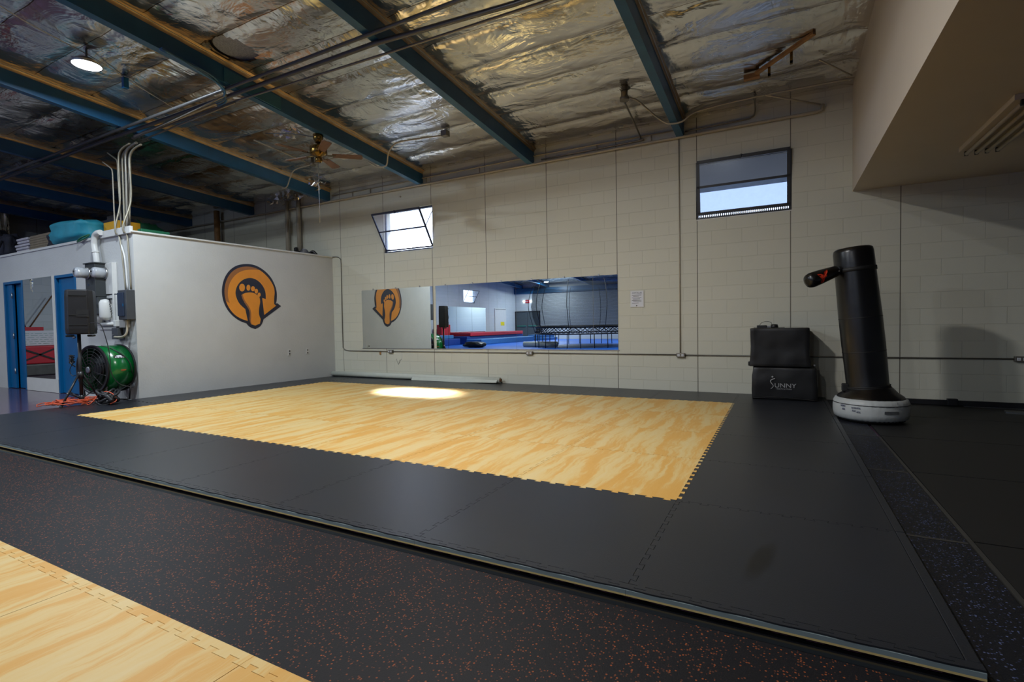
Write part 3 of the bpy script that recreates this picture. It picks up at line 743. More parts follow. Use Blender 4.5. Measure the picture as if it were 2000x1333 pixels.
# border strips: right and front
for j in range(0, 6):
    put(MB().box(0.497, 0.535, TY[j]+0.002, TY[j+1]-0.002, FZ, -0.0012).build('foam_edge_strip', 'foam_black', bevel=0.003), 'black foam edging right of the black tiles, %s piece from the front' % ordn[j], 'mat edging', 'right edging strips')
for i in range(9):
    a, c = TX[i], TX[i+1]
    if i == 8: c = 0.535
    ed = teeth((a, TY[0]), (TX[i+1], TY[0]), NT, 0.023, -1) + [Vector((TX[i+1], TY[0]))]
    if i == 8: ed.append(Vector((0.535, TY[0])))
    fr = [Vector((c, 1.93)), Vector((a, 1.93))]
    k_ = 24; fr = [Vector((c+(a-c)*q/k_, 1.928+0.0025*math.sin(q*1.3+i))) for q in range(k_+1)]
    poly = ed + fr; n = len(poly)
    # keep the strip clear of the tile teeth
    poly = [Vector((p.x, p.y-(0.0016 if p.y > 1.935 else 0))) for p in poly]
    mb = MB().add([(p.x, p.y, 0) for p in poly]+[(p.x, p.y, -0.006) for p in poly], [list(range(n))]+[[k, (k+1) % n, n+(k+1) % n, n+k] for k in range(n)])
    o = mb.build('foam_edge_strip', 'foam_black', base=((a+c)/2, 1.95, FZ)); put(o, 'black foam edging under the front row, %s piece from the left' % ordn[i], 'mat edging', 'front edging strips')
    MB().box(a+0.001, c, 1.925, 1.94, -0.022, -0.006).build('grey_layer', 'mat_grey_edge', o); MB().box(a+0.001, c, 1.924, 1.94, FZ+0.001, -0.022).build('tan_layer', 'mat_tan_edge', o)

# near yellow mat in the foreground
def near_tile(a, c, y0, y1, label, edge):
    top = teeth((a, y1), (c, y1), NT, 0.02, 1) + [Vector((c, y1))] if edge else [Vector((a, y1)), Vector((c, y1))]
    poly = [Vector((c, y0)), Vector((a, y0))]
    poly = top + poly; n = len(poly)
    out = []
    for k in range(n):
        p0, p1, p2 = poly[k-1], poly[k], poly[(k+1) % n]
        d1 = (p1-p0).normalized(); d2 = (p2-p1).normalized(); q = Vector((d1.y, -d1.x))+Vector((d2.y, -d2.x)); q = q.normalized() if q.length > 1e-6 else Vector((d1.y, -d1.x))
        out.append(p1+q*0.0012)
    o = MB().prism([(p.x, p.y, -0.034) for p in out], (0, 0, 0.029)).build('foam_tile', 'foam_wood'); put(o, label, 'mat tile', 'near wood-grain tiles')
    if edge:
        poly = top[:-1] + [Vector((c, y1)), Vector((c, y1+0.05)), Vector((a, y1+0.05))]; n = len(poly)
        e = MB().prism([(p.x, p.y+0.0015, -0.034) for p in poly], (0, 0, 0.029)).build('foam_edge_strip', 'foam_wood', bevel=0.0)
        put(e, 'yellow foam edging of the near mat' + label.split('near mat')[1], 'mat edging', 'near edging strips')
NXS = [-7.85, -6.79, -5.73, -4.67, -3.61, -2.55, -1.49, -0.60]
for i in range(7):
    for j, (y0, y1) in enumerate(((-0.10, 0.955),)):
        near_tile(NXS[i], NXS[i+1]-0.001, y0, y1, 'wood-grain foam tile of the near mat, %s from the left%s' % (ordn[i], ['', ', back row'][j]), j == 0)
# blue gym mats under the trampoline (seen in the mirror)
for i, (a, c) in enumerate(((-17.9, -14.4), (-14.4, -10.9), (-10.9, -7.4), (-7.4, -3.9))):
    for j, (d, e) in enumerate(((-18.4, -14.2), (-14.2, -10), (-10, -5.8), (-5.8, -1.65))):
        put(MB().box(a+0.006, c-0.006, d+0.006, e-0.006, -0.049, -0.004).build('gym_mat', 'blue_mat'),
            'blue floor mat in the mirror, %s column %s row' % (['far left', 'left', 'middle', 'right'][i], ['rearmost', 'third', 'second', 'nearest'][j]), 'floor mat', 'blue floor mats')

# ---------------------------------------------------------------- lamps
def lamp(x, y, label, power, group='round ceiling lamps', drop=0.15, col=(0.90, 0.96, 1.0)):
    z = roofz(y)+FO-drop-0.03
    t = thing('ceiling_lamp', label, 'lamp', (x, y, z), group)
    MB().lathe([(0.06, 0.08), (0.10, 0.07), (0.15, 0.025), (0.155, 0.0), (0.145, 0.0), (0.14, 0.02), (0.05, 0.05)], (x, y, z), (0, 0, 1), 36).build('housing', 'steel', t)
    MB().lathe([(0.143, 0), (0.143, 0.012)], (x, y, z+0.004), (0, 0, 1), 36).build('diffuser', 'lamp_glow', t)
    MB().tube([(x, y, z+0.08), (x, y, z+drop+0.09)], 0.012, 8).build('stem', 'tape_grey', t)
    light('lamp_light', 'AREA', (x, y, z-0.004), power, col, 0.28)
lamp(-7.36, 3.08, 'bright round lamp hanging under the foil ceiling above the storage box', 170, drop=0.17, col=(0.80, 0.91, 1.0))
lamp(-2.5, 3.08, 'round ceiling lamp above the yellow mats', 140, drop=0.34, col=(1.0, 0.97, 0.94))
lamp(-2.5, -3.4, 'added unseen round ceiling lamp behind the near mats', 115, col=(1.0, 0.97, 0.94))  # extra lamp out of view, added for fill light
for x, y, pw, lb in ((-7.4, -3.2, 190, 'added unseen round ceiling lamp above the trampoline'), (-12.4, 0.4, 130, 'added unseen round ceiling lamp near the west wall'), (-13.2, -8.5, 330, 'added unseen round ceiling lamp above the blue mats'),
                 (-14.5, -16.6, 300, 'round ceiling lamp near the grey doors, reflected in the mirror'), (-7.0, -13.0, 260, 'added unseen round ceiling lamp in the rear half of the gym'), (-2.2, -10.5, 150, 'added unseen round ceiling lamp at the back right of the gym')):
    lamp(x, y, lb, pw, col=(0.80, 0.90, 1.0))  # added out of view to light the mirrored hall, save the reflected one

# ---------------------------------------------------------------- conduits overhead
def conduit(name, label, pts, r, mat='conduit_steel', group=None, smooth=False, cat='conduit'):
    return put(MB().tube(pts, r, 8, smooth).build(name, mat), label, cat, group)
ZB = lambda y: roofz(y)-0.03
conduit('conduit', 'dark steel conduit crossing under the blue beams, farther from the wall of the thick pair', [(x, 4.03, ZB(4.03)) for x in (2-1.2, -3, -9, -17.9)], 0.021, 'conduit_dark')
conduit('conduit', 'dark steel conduit crossing under the blue beams, nearer the wall of the thick pair', [(0.8, 4.33, ZB(4.33)), (-2.2, 4.30, ZB(4.3)), (-3.8, 4.17, ZB(4.17)), (-9, 4.14, ZB(4.14)), (-17.9, 4.14, ZB(4.14))], 0.027, 'conduit_dark')
conduit('conduit', 'thin steel conduit crossing under the blue beams beside the thick pair', [(0.8, 4.42, ZB(4.4)), (-2.0, 4.40, ZB(4.4)), (-3.8, 4.36, ZB(4.36)), (-6.2, 4.28, ZB(4.28)), (-8.7, 4.27, ZB(4.27)), (-8.9, 4.27, ZB(4.3))], 0.014, 'conduit_steel')
for k, (a, c, ya, yb, mt) in enumerate(((-6.30, -8.72, 4.20, 4.22, 'pipe_paint'), (-6.25, -8.80, 4.10, 4.24, 'conduit_steel'), (-6.32, -8.65, 4.26, 4.30, 'conduit_steel'))):
    conduit('conduit', ['pale conduit', 'grey conduit', 'thin grey conduit'][k]+' running from the lamp bay to the vertical bundle above the box corner', [(a, ya, ZB(4.1)-0.02*k), (c, yb, ZB(4.2)-0.03-0.02*k)], [0.017, 0.013, 0.012][k], mt)
# curved stubs off the second beam
for k in range(3):
    conduit('conduit', 'bent conduit stub curling under the second blue beam, %s of three' % ['left', 'middle', 'right'][k],
            [(-5.99-0.02*k, 3.20, ZB(3.2)+0.01), (-6.02, 3.55+0.1*k, ZB(3.6)), (-6.12-0.05*k, 3.95+0.04*k, ZB(3.9)-0.01), (-6.30-0.06*k, 4.10+0.05*k, ZB(4.1)-0.02), (-6.55-0.05*k, 4.14+0.05*k, ZB(4.1)-0.02)], 0.013, 'beam_blue', 'bent stubs', True)
# vertical bundle at the box corner
bund = [(-9.52, -9.52, 0.011, 'pipe_paint', 3.72), (-9.43, -9.40, 0.013, 'conduit_pale', 3.86), (-9.36, -9.37, 0.018, 'conduit_pale', 3.95), (-9.29, -9.33, 0.013, 'conduit_steel', 3.95), (-9.235, -9.24, 0.014, 'conduit_pale', 3.93),
        (-9.17, -9.27, 0.015, 'conduit_steel', 3.92), (-9.11, -9.13, 0.024, 'conduit_steel', 3.93), (-9.04, -9.15, 0.013, 'conduit_pale', 3.90), (-8.98, -9.0, 0.016, 'conduit_pale', 3.88)]
for k, (xt, xb, r, mt, zt) in enumerate(bund):
    yy = 4.27 + 0.035*(k % 3) - (0.075 if k in (4, 8) else 0)
    zb = 2.575
    pts = [(xb, yy, zb), (xb*0.6+xt*0.4, yy, 3.1), (xt, yy, 3.55), (xt, yy, zt-0.16)]
    top = [(xt+0.03, yy, zt-0.06), (xt+0.14, yy, zt+0.0), (xt+0.34, yy, zt+0.03)] if k not in (0, 1) else [(xt-0.02, yy, zt-0.05), (xt-0.12, yy, zt+0.02), (xt-0.3, yy, zt+0.12)]
    if k in (4, 8):
        xc_ = -9.10 if k == 4 else -8.94
        pts = [(xc_, 4.195, 1.705), (xc_*0.5+xb*0.5, 4.195, 2.3), (xb, 4.195, 2.57), (xb, 4.155, 2.60), (xb, 4.155, 2.72)] + pts[1:]
    r *= 0.85
    conduit('vertical_conduit', ['thin white conduit at the left edge of the vertical bundle', 'thin beige conduit second from the left in the vertical bundle', 'beige conduit third from the left in the vertical bundle', 'thin grey conduit fourth from the left in the vertical bundle',
            'white conduit running down the partition to the grey panel box, left one', 'grey conduit in the middle of the vertical bundle', 'thickest grey conduit of the vertical bundle', 'thin beige conduit second from the right of the vertical bundle', 'white conduit running down the partition to the grey panel box, right one'][k],
            pts+top, r, mt, 'vertical conduit bundle', True)
conduit('vertical_conduit', 'slim white conduit beside the left pipe down to the panel box', [(-9.05, 4.20, 1.705), (-9.10, 4.20, 2.2), (-9.235, 4.20, 2.5), (-9.24, 4.20, 2.60)], 0.012, 'white_paint', None, True)
# wall top pipe etc.
def tag_pipe(*a, **k): return conduit(*a, **k)
tag_pipe('wall_pipe', 'long cream painted pipe along the top of the block wall', [(-17.9, YW-0.05, 3.80), (-11.1, YW-0.045, 3.80), (0.42, YW-0.045, 3.815), (0.49, YW-0.045, 3.83), (0.50, YW-0.045, 3.90)], 0.022, 'pipe_paint', cat='pipe')
tag_pipe('wall_pipe', 'thin cream conduit above the long pipe, from left beam to middle of wall', [(-8.6, YW-0.03, 3.925), (-4.9, YW-0.03, 3.94), (-3.8, YW-0.03, 3.95), (-3.0, YW-0.03, 3.945), (-1.36, YW-0.03, 3.93)], 0.011, 'pipe_paint', cat='pipe')
tag_pipe('wall_pipe', 'thin dark conduit bending up to the foil right of the nearest beam', [(-1.25, YW-0.03, 3.885), (-0.5, YW-0.03, 3.895), (-0.36, YW-0.03, 3.91), (-0.31, YW-0.05, 3.97), (-0.30, 7.6, 4.05)], 0.011, 'conduit_steel', None, True, cat='pipe')
for x, z in ((-8.0, 3.9), (-7.5, 3.9), (-6.05, 3.9), (-4.85, 3.9), (-2.62, 3.9), (-1.75, 3.9)):
    conduit('pipe_strap', 'short vertical strap joining the two pipes at the wall top', [(x, YW-0.025, 3.82), (x, YW-0.025, 3.93)], 0.009, 'pipe_paint', 'pipe straps', cat='pipe strap')
conduit('vertical_conduit', 'slim conduit running down the block wall from the nearest beam to the outlet', [(-1.345, YW-0.012, 3.80), (-1.345, YW-0.012, 0.58)], 0.0095, 'pipe_paint')
conduit('wall_conduit', 'thin conduit looping off the box top and down beside the mirrors', [(-8.72, YW-0.015, 2.60), (-8.55, YW-0.015, 2.60), (-8.44, YW-0.015, 2.56), (-8.40, YW-0.015, 2.42), (-8.41, YW-0.015, 1.5), (-8.41, YW-0.015, 0.72), (-8.39, YW-0.015, 0.61), (-8.30, YW-0.015, 0.565), (-8.1, YW-0.015, 0.555), (-7.1, YW-0.015, 0.55)], 0.0085, 'conduit_steel', None, True)
conduit('wall_conduit', 'thin horizontal conduit along the block wall between left and middle outlets', [(-7.1, YW-0.015, 0.55), (-3.9, YW-0.015, 0.55)], 0.0085, 'conduit_steel')
conduit('wall_conduit', 'thin horizontal conduit along the block wall from middle outlet to the slim vertical pipe', [(-3.87, YW-0.015, 0.552), (-1.35, YW-0.015, 0.55)], 0.0085, 'conduit_steel')
conduit('wall_conduit', 'thin horizontal conduit passing behind the covered boxes and the standing bag', [(-1.32, YW-0.015, 0.545), (2.42, YW-0.015, 0.545)], 0.0085, 'conduit_steel')
def outlet(x, z, label, horiz=True):
    t = thing('outlet_box', label, 'outlet', (x, YW, z), 'metal outlet boxes on the block wall')
    wd, hg = (0.062, 0.032) if horiz else (0.035, 0.055)
    b = MB().box(x-wd, x+wd, YW-0.045, YW-0.0005, z-hg, z+hg).build('box', 'conduit_steel', t, bevel=0.004)
    for s in (-1, 1):
        p = MB().box(x+s*0.028-0.017, x+s*0.028+0.017, YW-0.049, YW-0.045, z-0.017, z+0.017).build('socket', 'paper', t, bevel=0.002)
        MB().box(x+s*0.028-0.006, x+s*0.028-0.004, YW-0.0505, YW-0.049, z-0.006, z+0.006).box(x+s*0.028+0.004, x+s*0.028+0.006, YW-0.0505, YW-0.049, z-0.006, z+0.006).build('slot', 'print_black', p)
outlet(-7.06, 0.55, 'outlet box under the left mirror panel'); outlet(-3.89, 0.55, 'outlet box under the trampoline mirror panel')
outlet(-1.335, 0.545, 'outlet box at the foot of the slim vertical conduit'); outlet(2.48, 0.545, 'outlet box at the right end of the wall')
put(MB().box(-7.365, -7.33, YW-0.02, YW-0.0005, 0.48, 0.54).build('wall_clip', 'raw_wood', bevel=0.003), 'small tan clip on the block wall left of the first outlet', 'clip')
for yy, lb in ((6.87, 'left'), (7.29, 'right')):
    t = thing('outlet_plate', 'white outlet plate low on the partition, %s of the two' % lb, 'outlet', (pwx(yy), yy, 0.575), 'outlet plates on the partition')
    MB().box(pwx(yy), pwx(yy)+0.007, yy-0.037, yy+0.037, 0.515, 0.635).build('plate', 'white_paint', t, bevel=0.003)
    for s in (-1, 1): MB().box(pwx(yy)+0.007, pwx(yy)+0.009, yy-0.016, yy+0.016, 0.575+s*0.028-0.016, 0.575+s*0.028+0.016).build('socket', 'tape_grey', t, bevel=0.002)
# conduits and boxes on the foil
def rz(y, o=0.2): return roofz(y)+o
t = thing('junction_box', 'square junction box on the foil with a bent conduit reaching the second beam', 'junction box', (-4.70, 6.71, rz(6.7, .19)))
MB().box(-4.76, -4.65, 6.66, 6.76, rz(6.7, .16), rz(6.7, .25)).build('box', 'conduit_steel', t, bevel=0.004)
MB().tube([(-4.76, 6.71, rz(6.7, .19)), (-5.3, 6.63, rz(6.6, .19)), (-5.62, 6.6, rz(6.6, .18)), (-5.85, 6.68, rz(6.7, .1)), (-6.02, 6.82, rz(6.8, -.02)), (-6.12, 6.86, rz(6.86, -.035)), (-6.25, 6.82, rz(6.8, -.03)), (-6.38, 6.74, rz(6.7, .05))], 0.012, 8, True).build('conduit', 'pipe_paint', t)
t = thing('junction_box', 'round junction box on the foil between the two right-hand beams', 'junction box', (-1.85, 6.82, rz(6.8, .18)))
MB().lathe([(0.06, 0), (0.06, 0.05), (0.045, 0.06), (0.045, 0.12)], (-1.85, 6.82, rz(6.8, .14)), (0, 0, 1), 20).build('box', 'conduit_steel', t)
MB().tube([(-1.87, 6.88, rz(6.8, .16)), (-1.88, 7.3, rz(7.3, .14)), (-1.91, 7.9, rz(7.9, .12)), (-1.92, 7.95, rz(7.95, .08)), (-2.0, 7.955, rz(7.95, .06)), (-3.6, 7.955, rz(7.95, .05))], 0.012, 8, True).build('conduit', 'conduit_steel', t)
MB().tube([(-1.79, 6.83, rz(6.8, .17)), (-1.7, 6.95, rz(6.9, .16)), (-1.56, 7.32, rz(7.3, .10)), (-1.45, 7.42, rz(7.4, .03)), (-1.36, 7.42, rz(7.4, -.015)), (-1.2, 7.42, rz(7.4, -.015)), (-1.0, 7.42, rz(7.4, .08)), (-0.3, 7.46, rz(7.4, .13)), (0.80, 7.5, rz(7.5, .14))], 0.012, 8, True).build('conduit', 'pipe_paint', t)
conduit('conduit', 'straight conduit slanting down to the wall top in the right-hand bay', [(-0.17, 7.45, rz(7.45, .13)), (0.47, 7.93, rz(7.9, .08))], 0.012, 'pipe_paint')
conduit('conduit', 'short conduit meeting the foil beside the dropped ceiling', [(0.40, 7.0, rz(7.0, .20)), (0.77, 7.45, rz(7.45, .15))], 0.009, 'pipe_paint')
t = thing('broken_skylight_frame', 'broken wooden frame piece poking through the torn foil at upper right', 'wood frame', (-0.1, 6.8, rz(6.8, .2)))
MB().bar((-0.26, 7.0, rz(7, .20)), (0.33, 6.50, rz(6.5, .24)), 0.05, 0.035).build('batten', 'raw_wood', t, bevel=0.003)
MB().bar((-0.40, 7.04, rz(7, .19)), (-0.22, 7.04, rz(7, .19)), 0.07, 0.06).build('block', 'raw_wood', t, bevel=0.003)
MB().box(-0.13, -0.10, 6.9, 6.93, rz(6.9, .10), rz(6.9, .22)).box(-0.13, -0.10, 6.9, 6.97, rz(6.9, .10), rz(6.9, .115)).build('hook', 'brass', t)
MB().box(0.10, 0.13, 6.72, 6.75, rz(6.7, .10), rz(6.7, .22)).box(0.10, 0.13, 6.72, 6.79, rz(6.7, .10), rz(6.7, .115)).build('hook', 'brass', t)
t = thing('junction_box', 'small junction box with crossing conduits below the ceiling fan', 'junction box', (-7.6, 6.6, rz(6.6, .15)))
MB().lathe([(0.055, 0), (0.055, 0.05), (0.03, 0.055), (0.03, 0.12)], (-7.6, 6.6, rz(6.6, .13)), (0, 0, 1), 16).build('box', 'conduit_steel', t)
MB().tube([(-7.63, 6.56, rz(6.56, .16)), (-7.63, 5.45, rz(5.45, .16))], 0.012).build('conduit', 'pipe_paint', t)
MB().tube([(-7.55, 6.6, rz(6.6, .16)), (-6.3, 6.58, rz(6.58, .18))], 0.012).build('conduit', 'pipe_paint', t)
MB().tube([(-7.65, 6.61, rz(6.6, .16)), (-8.13, 6.64, rz(6.6, .15)), (-8.4, 6.75, rz(6.7, .08)), (-8.62, 6.85, rz(6.85, -.02)), (-8.78, 6.88, rz(6.88, -.03)), (-8.86, 6.9, rz(6.9, -.0))], 0.012, 8, True).build('conduit', 'pipe_paint', t)
conduit('cable', 'white cable slung across the foil to the round lamp', [(-7.1, 2.1, rz(2.1, .22)), (-7.15, 2.45, rz(2.45, .17)), (-7.3, 2.85, rz(2.8, .2)), (-7.4, 3.2, rz(3.2, .22)), (-7.6, 3.6, rz(3.6, .24)), (-7.75, 4.1, rz(4.1, .22)), (-7.9, 4.5, rz(4.5, .22))], 0.006, 'white_paint', None, True, 'cable')
put(MB().box(-7.62, -7.56, 3.56, 3.62, rz(3.6, .10), rz(3.6, .24)).build('electrical_box', 'door_blue', bevel=0.004), 'small blue electrical box on the foil beside the round lamp', 'junction box')
put(MB().prism([(-6.065, 3.95, ZB(3.95)+0.035), (-6.065, 4.75, ZB(4.75)+0.035), (-6.065, 4.75, roofz(4.75)+BH-0.045), (-6.065, 3.95, roofz(3.95)+BH-0.045)], (0.012, 0, 0)).build('beam_reflection', 'reflection_teal'), 'added lighter teal plate painted as a reflection on the side of the second blue beam', 'plate')  # stands in for a lighter reflection on the beam side
# aluminium scraps where the foil is torn
for k, (x, y) in enumerate(((-8.55, 7.5), (-9.2, 7.75), (-9.75, 7.8), (-10.3, 7.85), (-7.0, 5.6))):
    mb = MB(); 
    for q in range(30):
        c = Vector((x+random.uniform(-.24, .24), y+random.uniform(-.10, .06), rz(y, .12)+random.uniform(-.02, .13)))
        mb.add([c+Vector((random.uniform(-.09, .09), random.uniform(-.04, .04), random.uniform(-.06, .06))) for _ in range(3)], [[0, 1, 2]])
    put(mb.build('foil_scrap', 'foil'), 'crumpled torn foil hanging %s' % ['by the third beam end', 'beside the third beam near the wall', 'over the left vertical pipe', 'over the wall left of the pipes', 'next to the ceiling fan'][k], 'foil', 'torn foil')

# ---------------------------------------------------------------- ceiling fan
fx, fy = -6.22, 5.52; fz = roofz(fy)
t = thing('ceiling_fan', 'brass ceiling fan with brown wooden blades hanging from a blue beam', 'ceiling fan', (fx, fy, fz-0.02))
MB().lathe([(0.02, -0.135), (0.045, -0.12), (0.072, -0.06), (0.078, -0.0)], (fx, fy, fz), (0, 0, 1), 24).build('canopy', 'brass', t)
MB().tube([(fx, fy, fz-0.12), (fx, fy, fz-0.17)], 0.014, 12).build('downrod', 'brass', t)
MB().lathe([(0.04, -0.165), (0.10, -0.172), (0.125, -0.19), (0.128, -0.285), (0.10, -0.31), (0.06, -0.32), (0.045, -0.34), (0.055, -0.36), (0.055, -0.40), (0.03, -0.42)], (fx, fy, fz), (0, 0, 1), 32).build('motor_housing', 'brass', t)
for k in range(5):
    a = math.radians(41+72*k); d = Vector((math.cos(a), math.sin(a), 0)); s = Vector((-d.y, d.x, 0)); c = Vector((fx, fy, fz-0.305))
    arm = MB().bar(c+d*0.08, c+d*0.19, 0.02, 0.008); 
    for q in (-1, 1): arm.bar(c+d*0.17, c+d*0.25+s*0.03*q, 0.014, 0.008)
    arm.build('blade_arm', 'brass', t)
    dn = Vector((0, 0, -0.012)); p = [c+d*0.20-s*0.05-dn*0.7, c+d*0.62-s*0.067-dn, c+d*0.645-s*0.04-dn*0.6, c+d*0.645+s*0.04+dn*0.6, c+d*0.62+s*0.067+dn, c+d*0.20+s*0.05+dn*0.7]
    MB().prism(p, (0, 0, 0.008)).build('blade', 'fan_wood', t)
MB().tube([(fx+0.02, fy-0.03, fz-0.41), (fx+0.02, fy-0.03, 2.66)], 0.004, 6).build('pull_chain', 'steel', t)
conduit('cable', 'dark cable from the fan canopy to the torn foil', [(fx-0.07, fy, fz-0.02), (-6.7, 5.5, fz+0.1), (-7.2, 5.35, fz+0.16)], 0.008, 'conduit_dark', None, True, 'cable')
# pipes behind the storage box, on the block wall
for x, lb in ((-9.98, 'left one'), (-9.6, 'right one')):
    t = thing('flue_pipe', 'beige vertical pipe on the block wall behind the storage box, %s' % lb, 'pipe', (x, 7.9, 2.56), 'beige vertical pipes')
    MB().tube([(x, 7.90, 2.565 if x < -9.8 else 2.80), (x, 7.90, 4.06)], 0.045, 16).build('pipe', 'pipe_paint', t)
    MB().tube([(x, 7.90, 3.98), (x, 7.90, 4.03)], 0.052, 16).build('collar', 'aluminium', t)
conduit('flue_pipe', 'thick brownish vertical pipe far left behind the storage box', [(-12.53, 7.85, 2.565), (-12.53, 7.85, 4.05)], 0.07, 'raw_wood', cat='pipe')
conduit('wooden_stick', 'pale wooden stick leaning above the storage box', [(-12.35, 7.6, 2.562), (-12.1, 7.7, 3.05)], 0.018, 'white_roll', cat='stick')
t = thing('clamp_lamp', 'dark reflector lamp lying on top of the box by the right pipe', 'lamp', (-9.25, 7.7, 2.62))
MB().tube([(-9.62, 7.82, 2.86), (-9.55, 7.8, 2.76), (-9.2, 7.75, 2.70), (-8.98, 7.7, 2.66)], 0.045, 10, True).build('arm', 'frame_black', t)
MB().lathe([(0.02, 0), (0.07, 0.03), (0.09, 0.10)], (-9.05, 7.55, 2.66), (1, -0.6, 0.1), 20, caps=False).build('reflector', 'aluminium', t)
MB().tube([(-8.95, 7.6, 2.64), (-8.85, 7.62, 2.70), (-8.78, 7.66, 2.63)], 0.03, 8, True).build('cable', 'frame_black', t)

# ---------------------------------------------------------------- electrical gear on the partition front
FY = 4.22
t = thing('electric_meter', 'dark green meter cabinet on the partition front with two round glass meters', 'electric meter', (-9.80, FY, 1.36))
cab = MB().box(-9.98, -9.66, FY-0.19, FY-0.001, 1.62, 2.15).build('cabinet', 'dark_grey_metal', t, bevel=0.006)
MB().box(-10.0, -9.64, FY-0.21, FY-0.001, 2.15, 2.168).build('cap', 'dark_grey_metal', t, bevel=0.004)
MB().box(-9.96, -9.66, FY-0.17, FY-0.001, 1.34, 1.615).build('lower_cabinet', 'dark_grey_metal', t, bevel=0.006)
for x, y, dx in ((-9.88, FY-0.19, 0.0), (-9.66, FY-0.05, 0.0)):
    g = MB().lathe([(0.085, 0), (0.085, 0.16), (0.07, 0.185), (0.01, 0.19)], (x, y+0.01, 2.0), (0, -1, 0.03), 28).build('glass_meter', 'glass_meter', t)
    MB().lathe([(0.097, 0.0), (0.097, 0.03), (0.09, 0.035)], (x, y+0.01, 2.0), (0, -1, 0.03), 28).build('meter_ring', 'steel', t)
    ax = Vector((0, -1, 0.03)).normalized(); c = Vector((x, y+0.01, 2.0))+ax*0.188; sd = Vector((0, 0, 1)).cross(ax).normalized()
    mb = MB(); 
    for u, v_, wd, h in ((-0.02, 0.01, 0.05, 0.03), (-0.02, -0.025, 0.03, 0.012)): mb.bar(c+sd*(u-wd/2)+Vector((0, 0, v_))+ax*0.004, c+sd*(u+wd/2)+Vector((0, 0, v_))+ax*0.004, 0.002, h)
    mb.build('dial', 'print_black', g)
MB().box(-9.90, -9.86, FY-0.1945, FY-0.1905, 1.80, 1.83).build('label', 'panel_blue', t)
put(MB().box(-10.16, -10.03, FY-0.10, FY-0.001, 1.70, 1.78).build('small_meter', 'raw_wood', bevel=0.01), 'small brown fitting left of the dark meter cabinet', 'fitting')
t = thing('meter_panel', 'white painted meter panel behind the right round meter', 'electric panel', (-9.5, FY, 1.22))
MB().box(-9.66, -9.40, FY-0.05, FY-0.001, 1.66, 2.16).build('upper_plate', 'white_paint', t, bevel=0.004)
MB().box(-9.42, -9.40, FY-0.07, FY-0.05, 1.22, 2.16).build('flange', 'white_paint', t)
MB().box(-9.67, -9.38, FY-0.04, FY-0.001, 1.18, 1.64).build('lower_plate', 'white_paint', t, bevel=0.004)
MB().box(-9.67, -9.45, FY-0.075, FY-0.041, 1.575, 1.59).build('dark_lip', 'dark_grey_metal', t)
pod = MB().lathe([(0.02, 0.0), (0.07, 0.02), (0.085, 0.06), (0.085, 0.28), (0.06, 0.33), (0.01, 0.345)], (-9.60, FY-0.09, 1.235), (0, 0, 1), 20).build('rounded_cover', 'white_paint', t)
MB().box(-9.665, -9.645, FY-0.182, FY-0.175, 1.44, 1.49).build('window', 'print_black', pod)
sq = MB()
for q in range(5): sq.tube([(-9.52+0.012*q, FY-0.076, 1.54-0.04*q), (-9.47+0.01*q, FY-0.076, 1.51-0.04*q), (-9.51+0.012*q, FY-0.076, 1.49-0.04*q)], 0.004, 6, True)
sq.build('marker_scribble', 'print_black', t)
t = thing('breaker_panel', 'grey breaker panel with a blue-grey door near the partition corner', 'electric panel', (-9.05, FY, 1.23))
MB().box(-9.13, -8.885, FY-0.125, FY-0.001, 1.235, 1.695).build('cabinet', 'panel_grey', t, bevel=0.006)
dr = MB().box(-9.12, -8.94, FY-0.14, FY-0.125, 1.29, 1.655).build('panel_door', 'panel_blue', t, bevel=0.004)
MB().box(-8.955, -8.94, FY-0.147, FY-0.14, 1.44, 1.48).build('latch', 'door_blue', dr)
put(MB().box(-9.30, -9.27, FY-0.03, FY-0.001, 1.25, 1.57).build('trunking', 'dark_grey_metal'), 'narrow dark metal strip left of the breaker panel', 'strip')
t = thing('switch_box', 'small grey switch box under the breaker panel with a curved pipe', 'switch box', (-9.30, FY, 0.92))
MB().box(-9.42, -9.24, FY-0.10, FY-0.001, 0.93, 1.11).build('box', 'panel_grey', t, bevel=0.005)
MB().box(-9.236, -9.10, FY-0.03, FY-0.001, 0.99, 1.11).build('plate', 'panel_grey', t, bevel=0.003)
MB().tube([(-9.30, FY-0.115, 0.965), (-9.12, FY-0.115, 0.965), (-9.02, FY-0.11, 0.98), (-8.985, FY-0.09, 1.03), (-8.98, FY-0.08, 1.12), (-8.98, FY-0.08, 1.234)], 0.016, 10, True).build('pipe', 'pipe_paint', t)
MB().lathe([(0.008, 0), (0.008, 0.008)], (-9.37, FY-0.10, 1.0), (0, -1, 0), 10).build('knob', 'steel', t)
t = thing('wire_gutter', 'white horizontal pipe and trough below the meters', 'pipe', (-9.6, FY, 1.12))
MB().tube([(-10.0, FY-0.06, 1.175), (-9.36, FY-0.06, 1.175)], 0.028, 14).build('pipe', 'white_paint', t)
MB().box(-9.36, -9.29, FY-0.10, FY-0.001, 1.13, 1.235).build('elbow_box', 'white_paint', t, bevel=0.01)
MB().box(-9.24, -9.06, FY-0.07, FY-0.001, 1.115, 1.234).build('trough', 'white_paint', t, bevel=0.005)
MB().box(-10.02, -9.42, FY-0.03, FY-0.001, 1.09, 1.13).build('bracket', 'white_paint', t)
t = thing('riser_pipe', 'thick white pipe curving from the partition top down to the meter cabinet', 'pipe', (-9.95, FY, 2.16))
MB().tube([(-9.84, FY-0.08, 2.17), (-9.86, FY-0.08, 2.30), (-9.90, FY-0.08, 2.45), (-9.90, FY-0.08, 2.52), (-9.86, FY-0.08, 2.62), (-9.78, FY-0.08, 2.655), (-9.70, FY-0.07, 2.66)], 0.045, 16, True).build('pipe', 'white_paint', t)
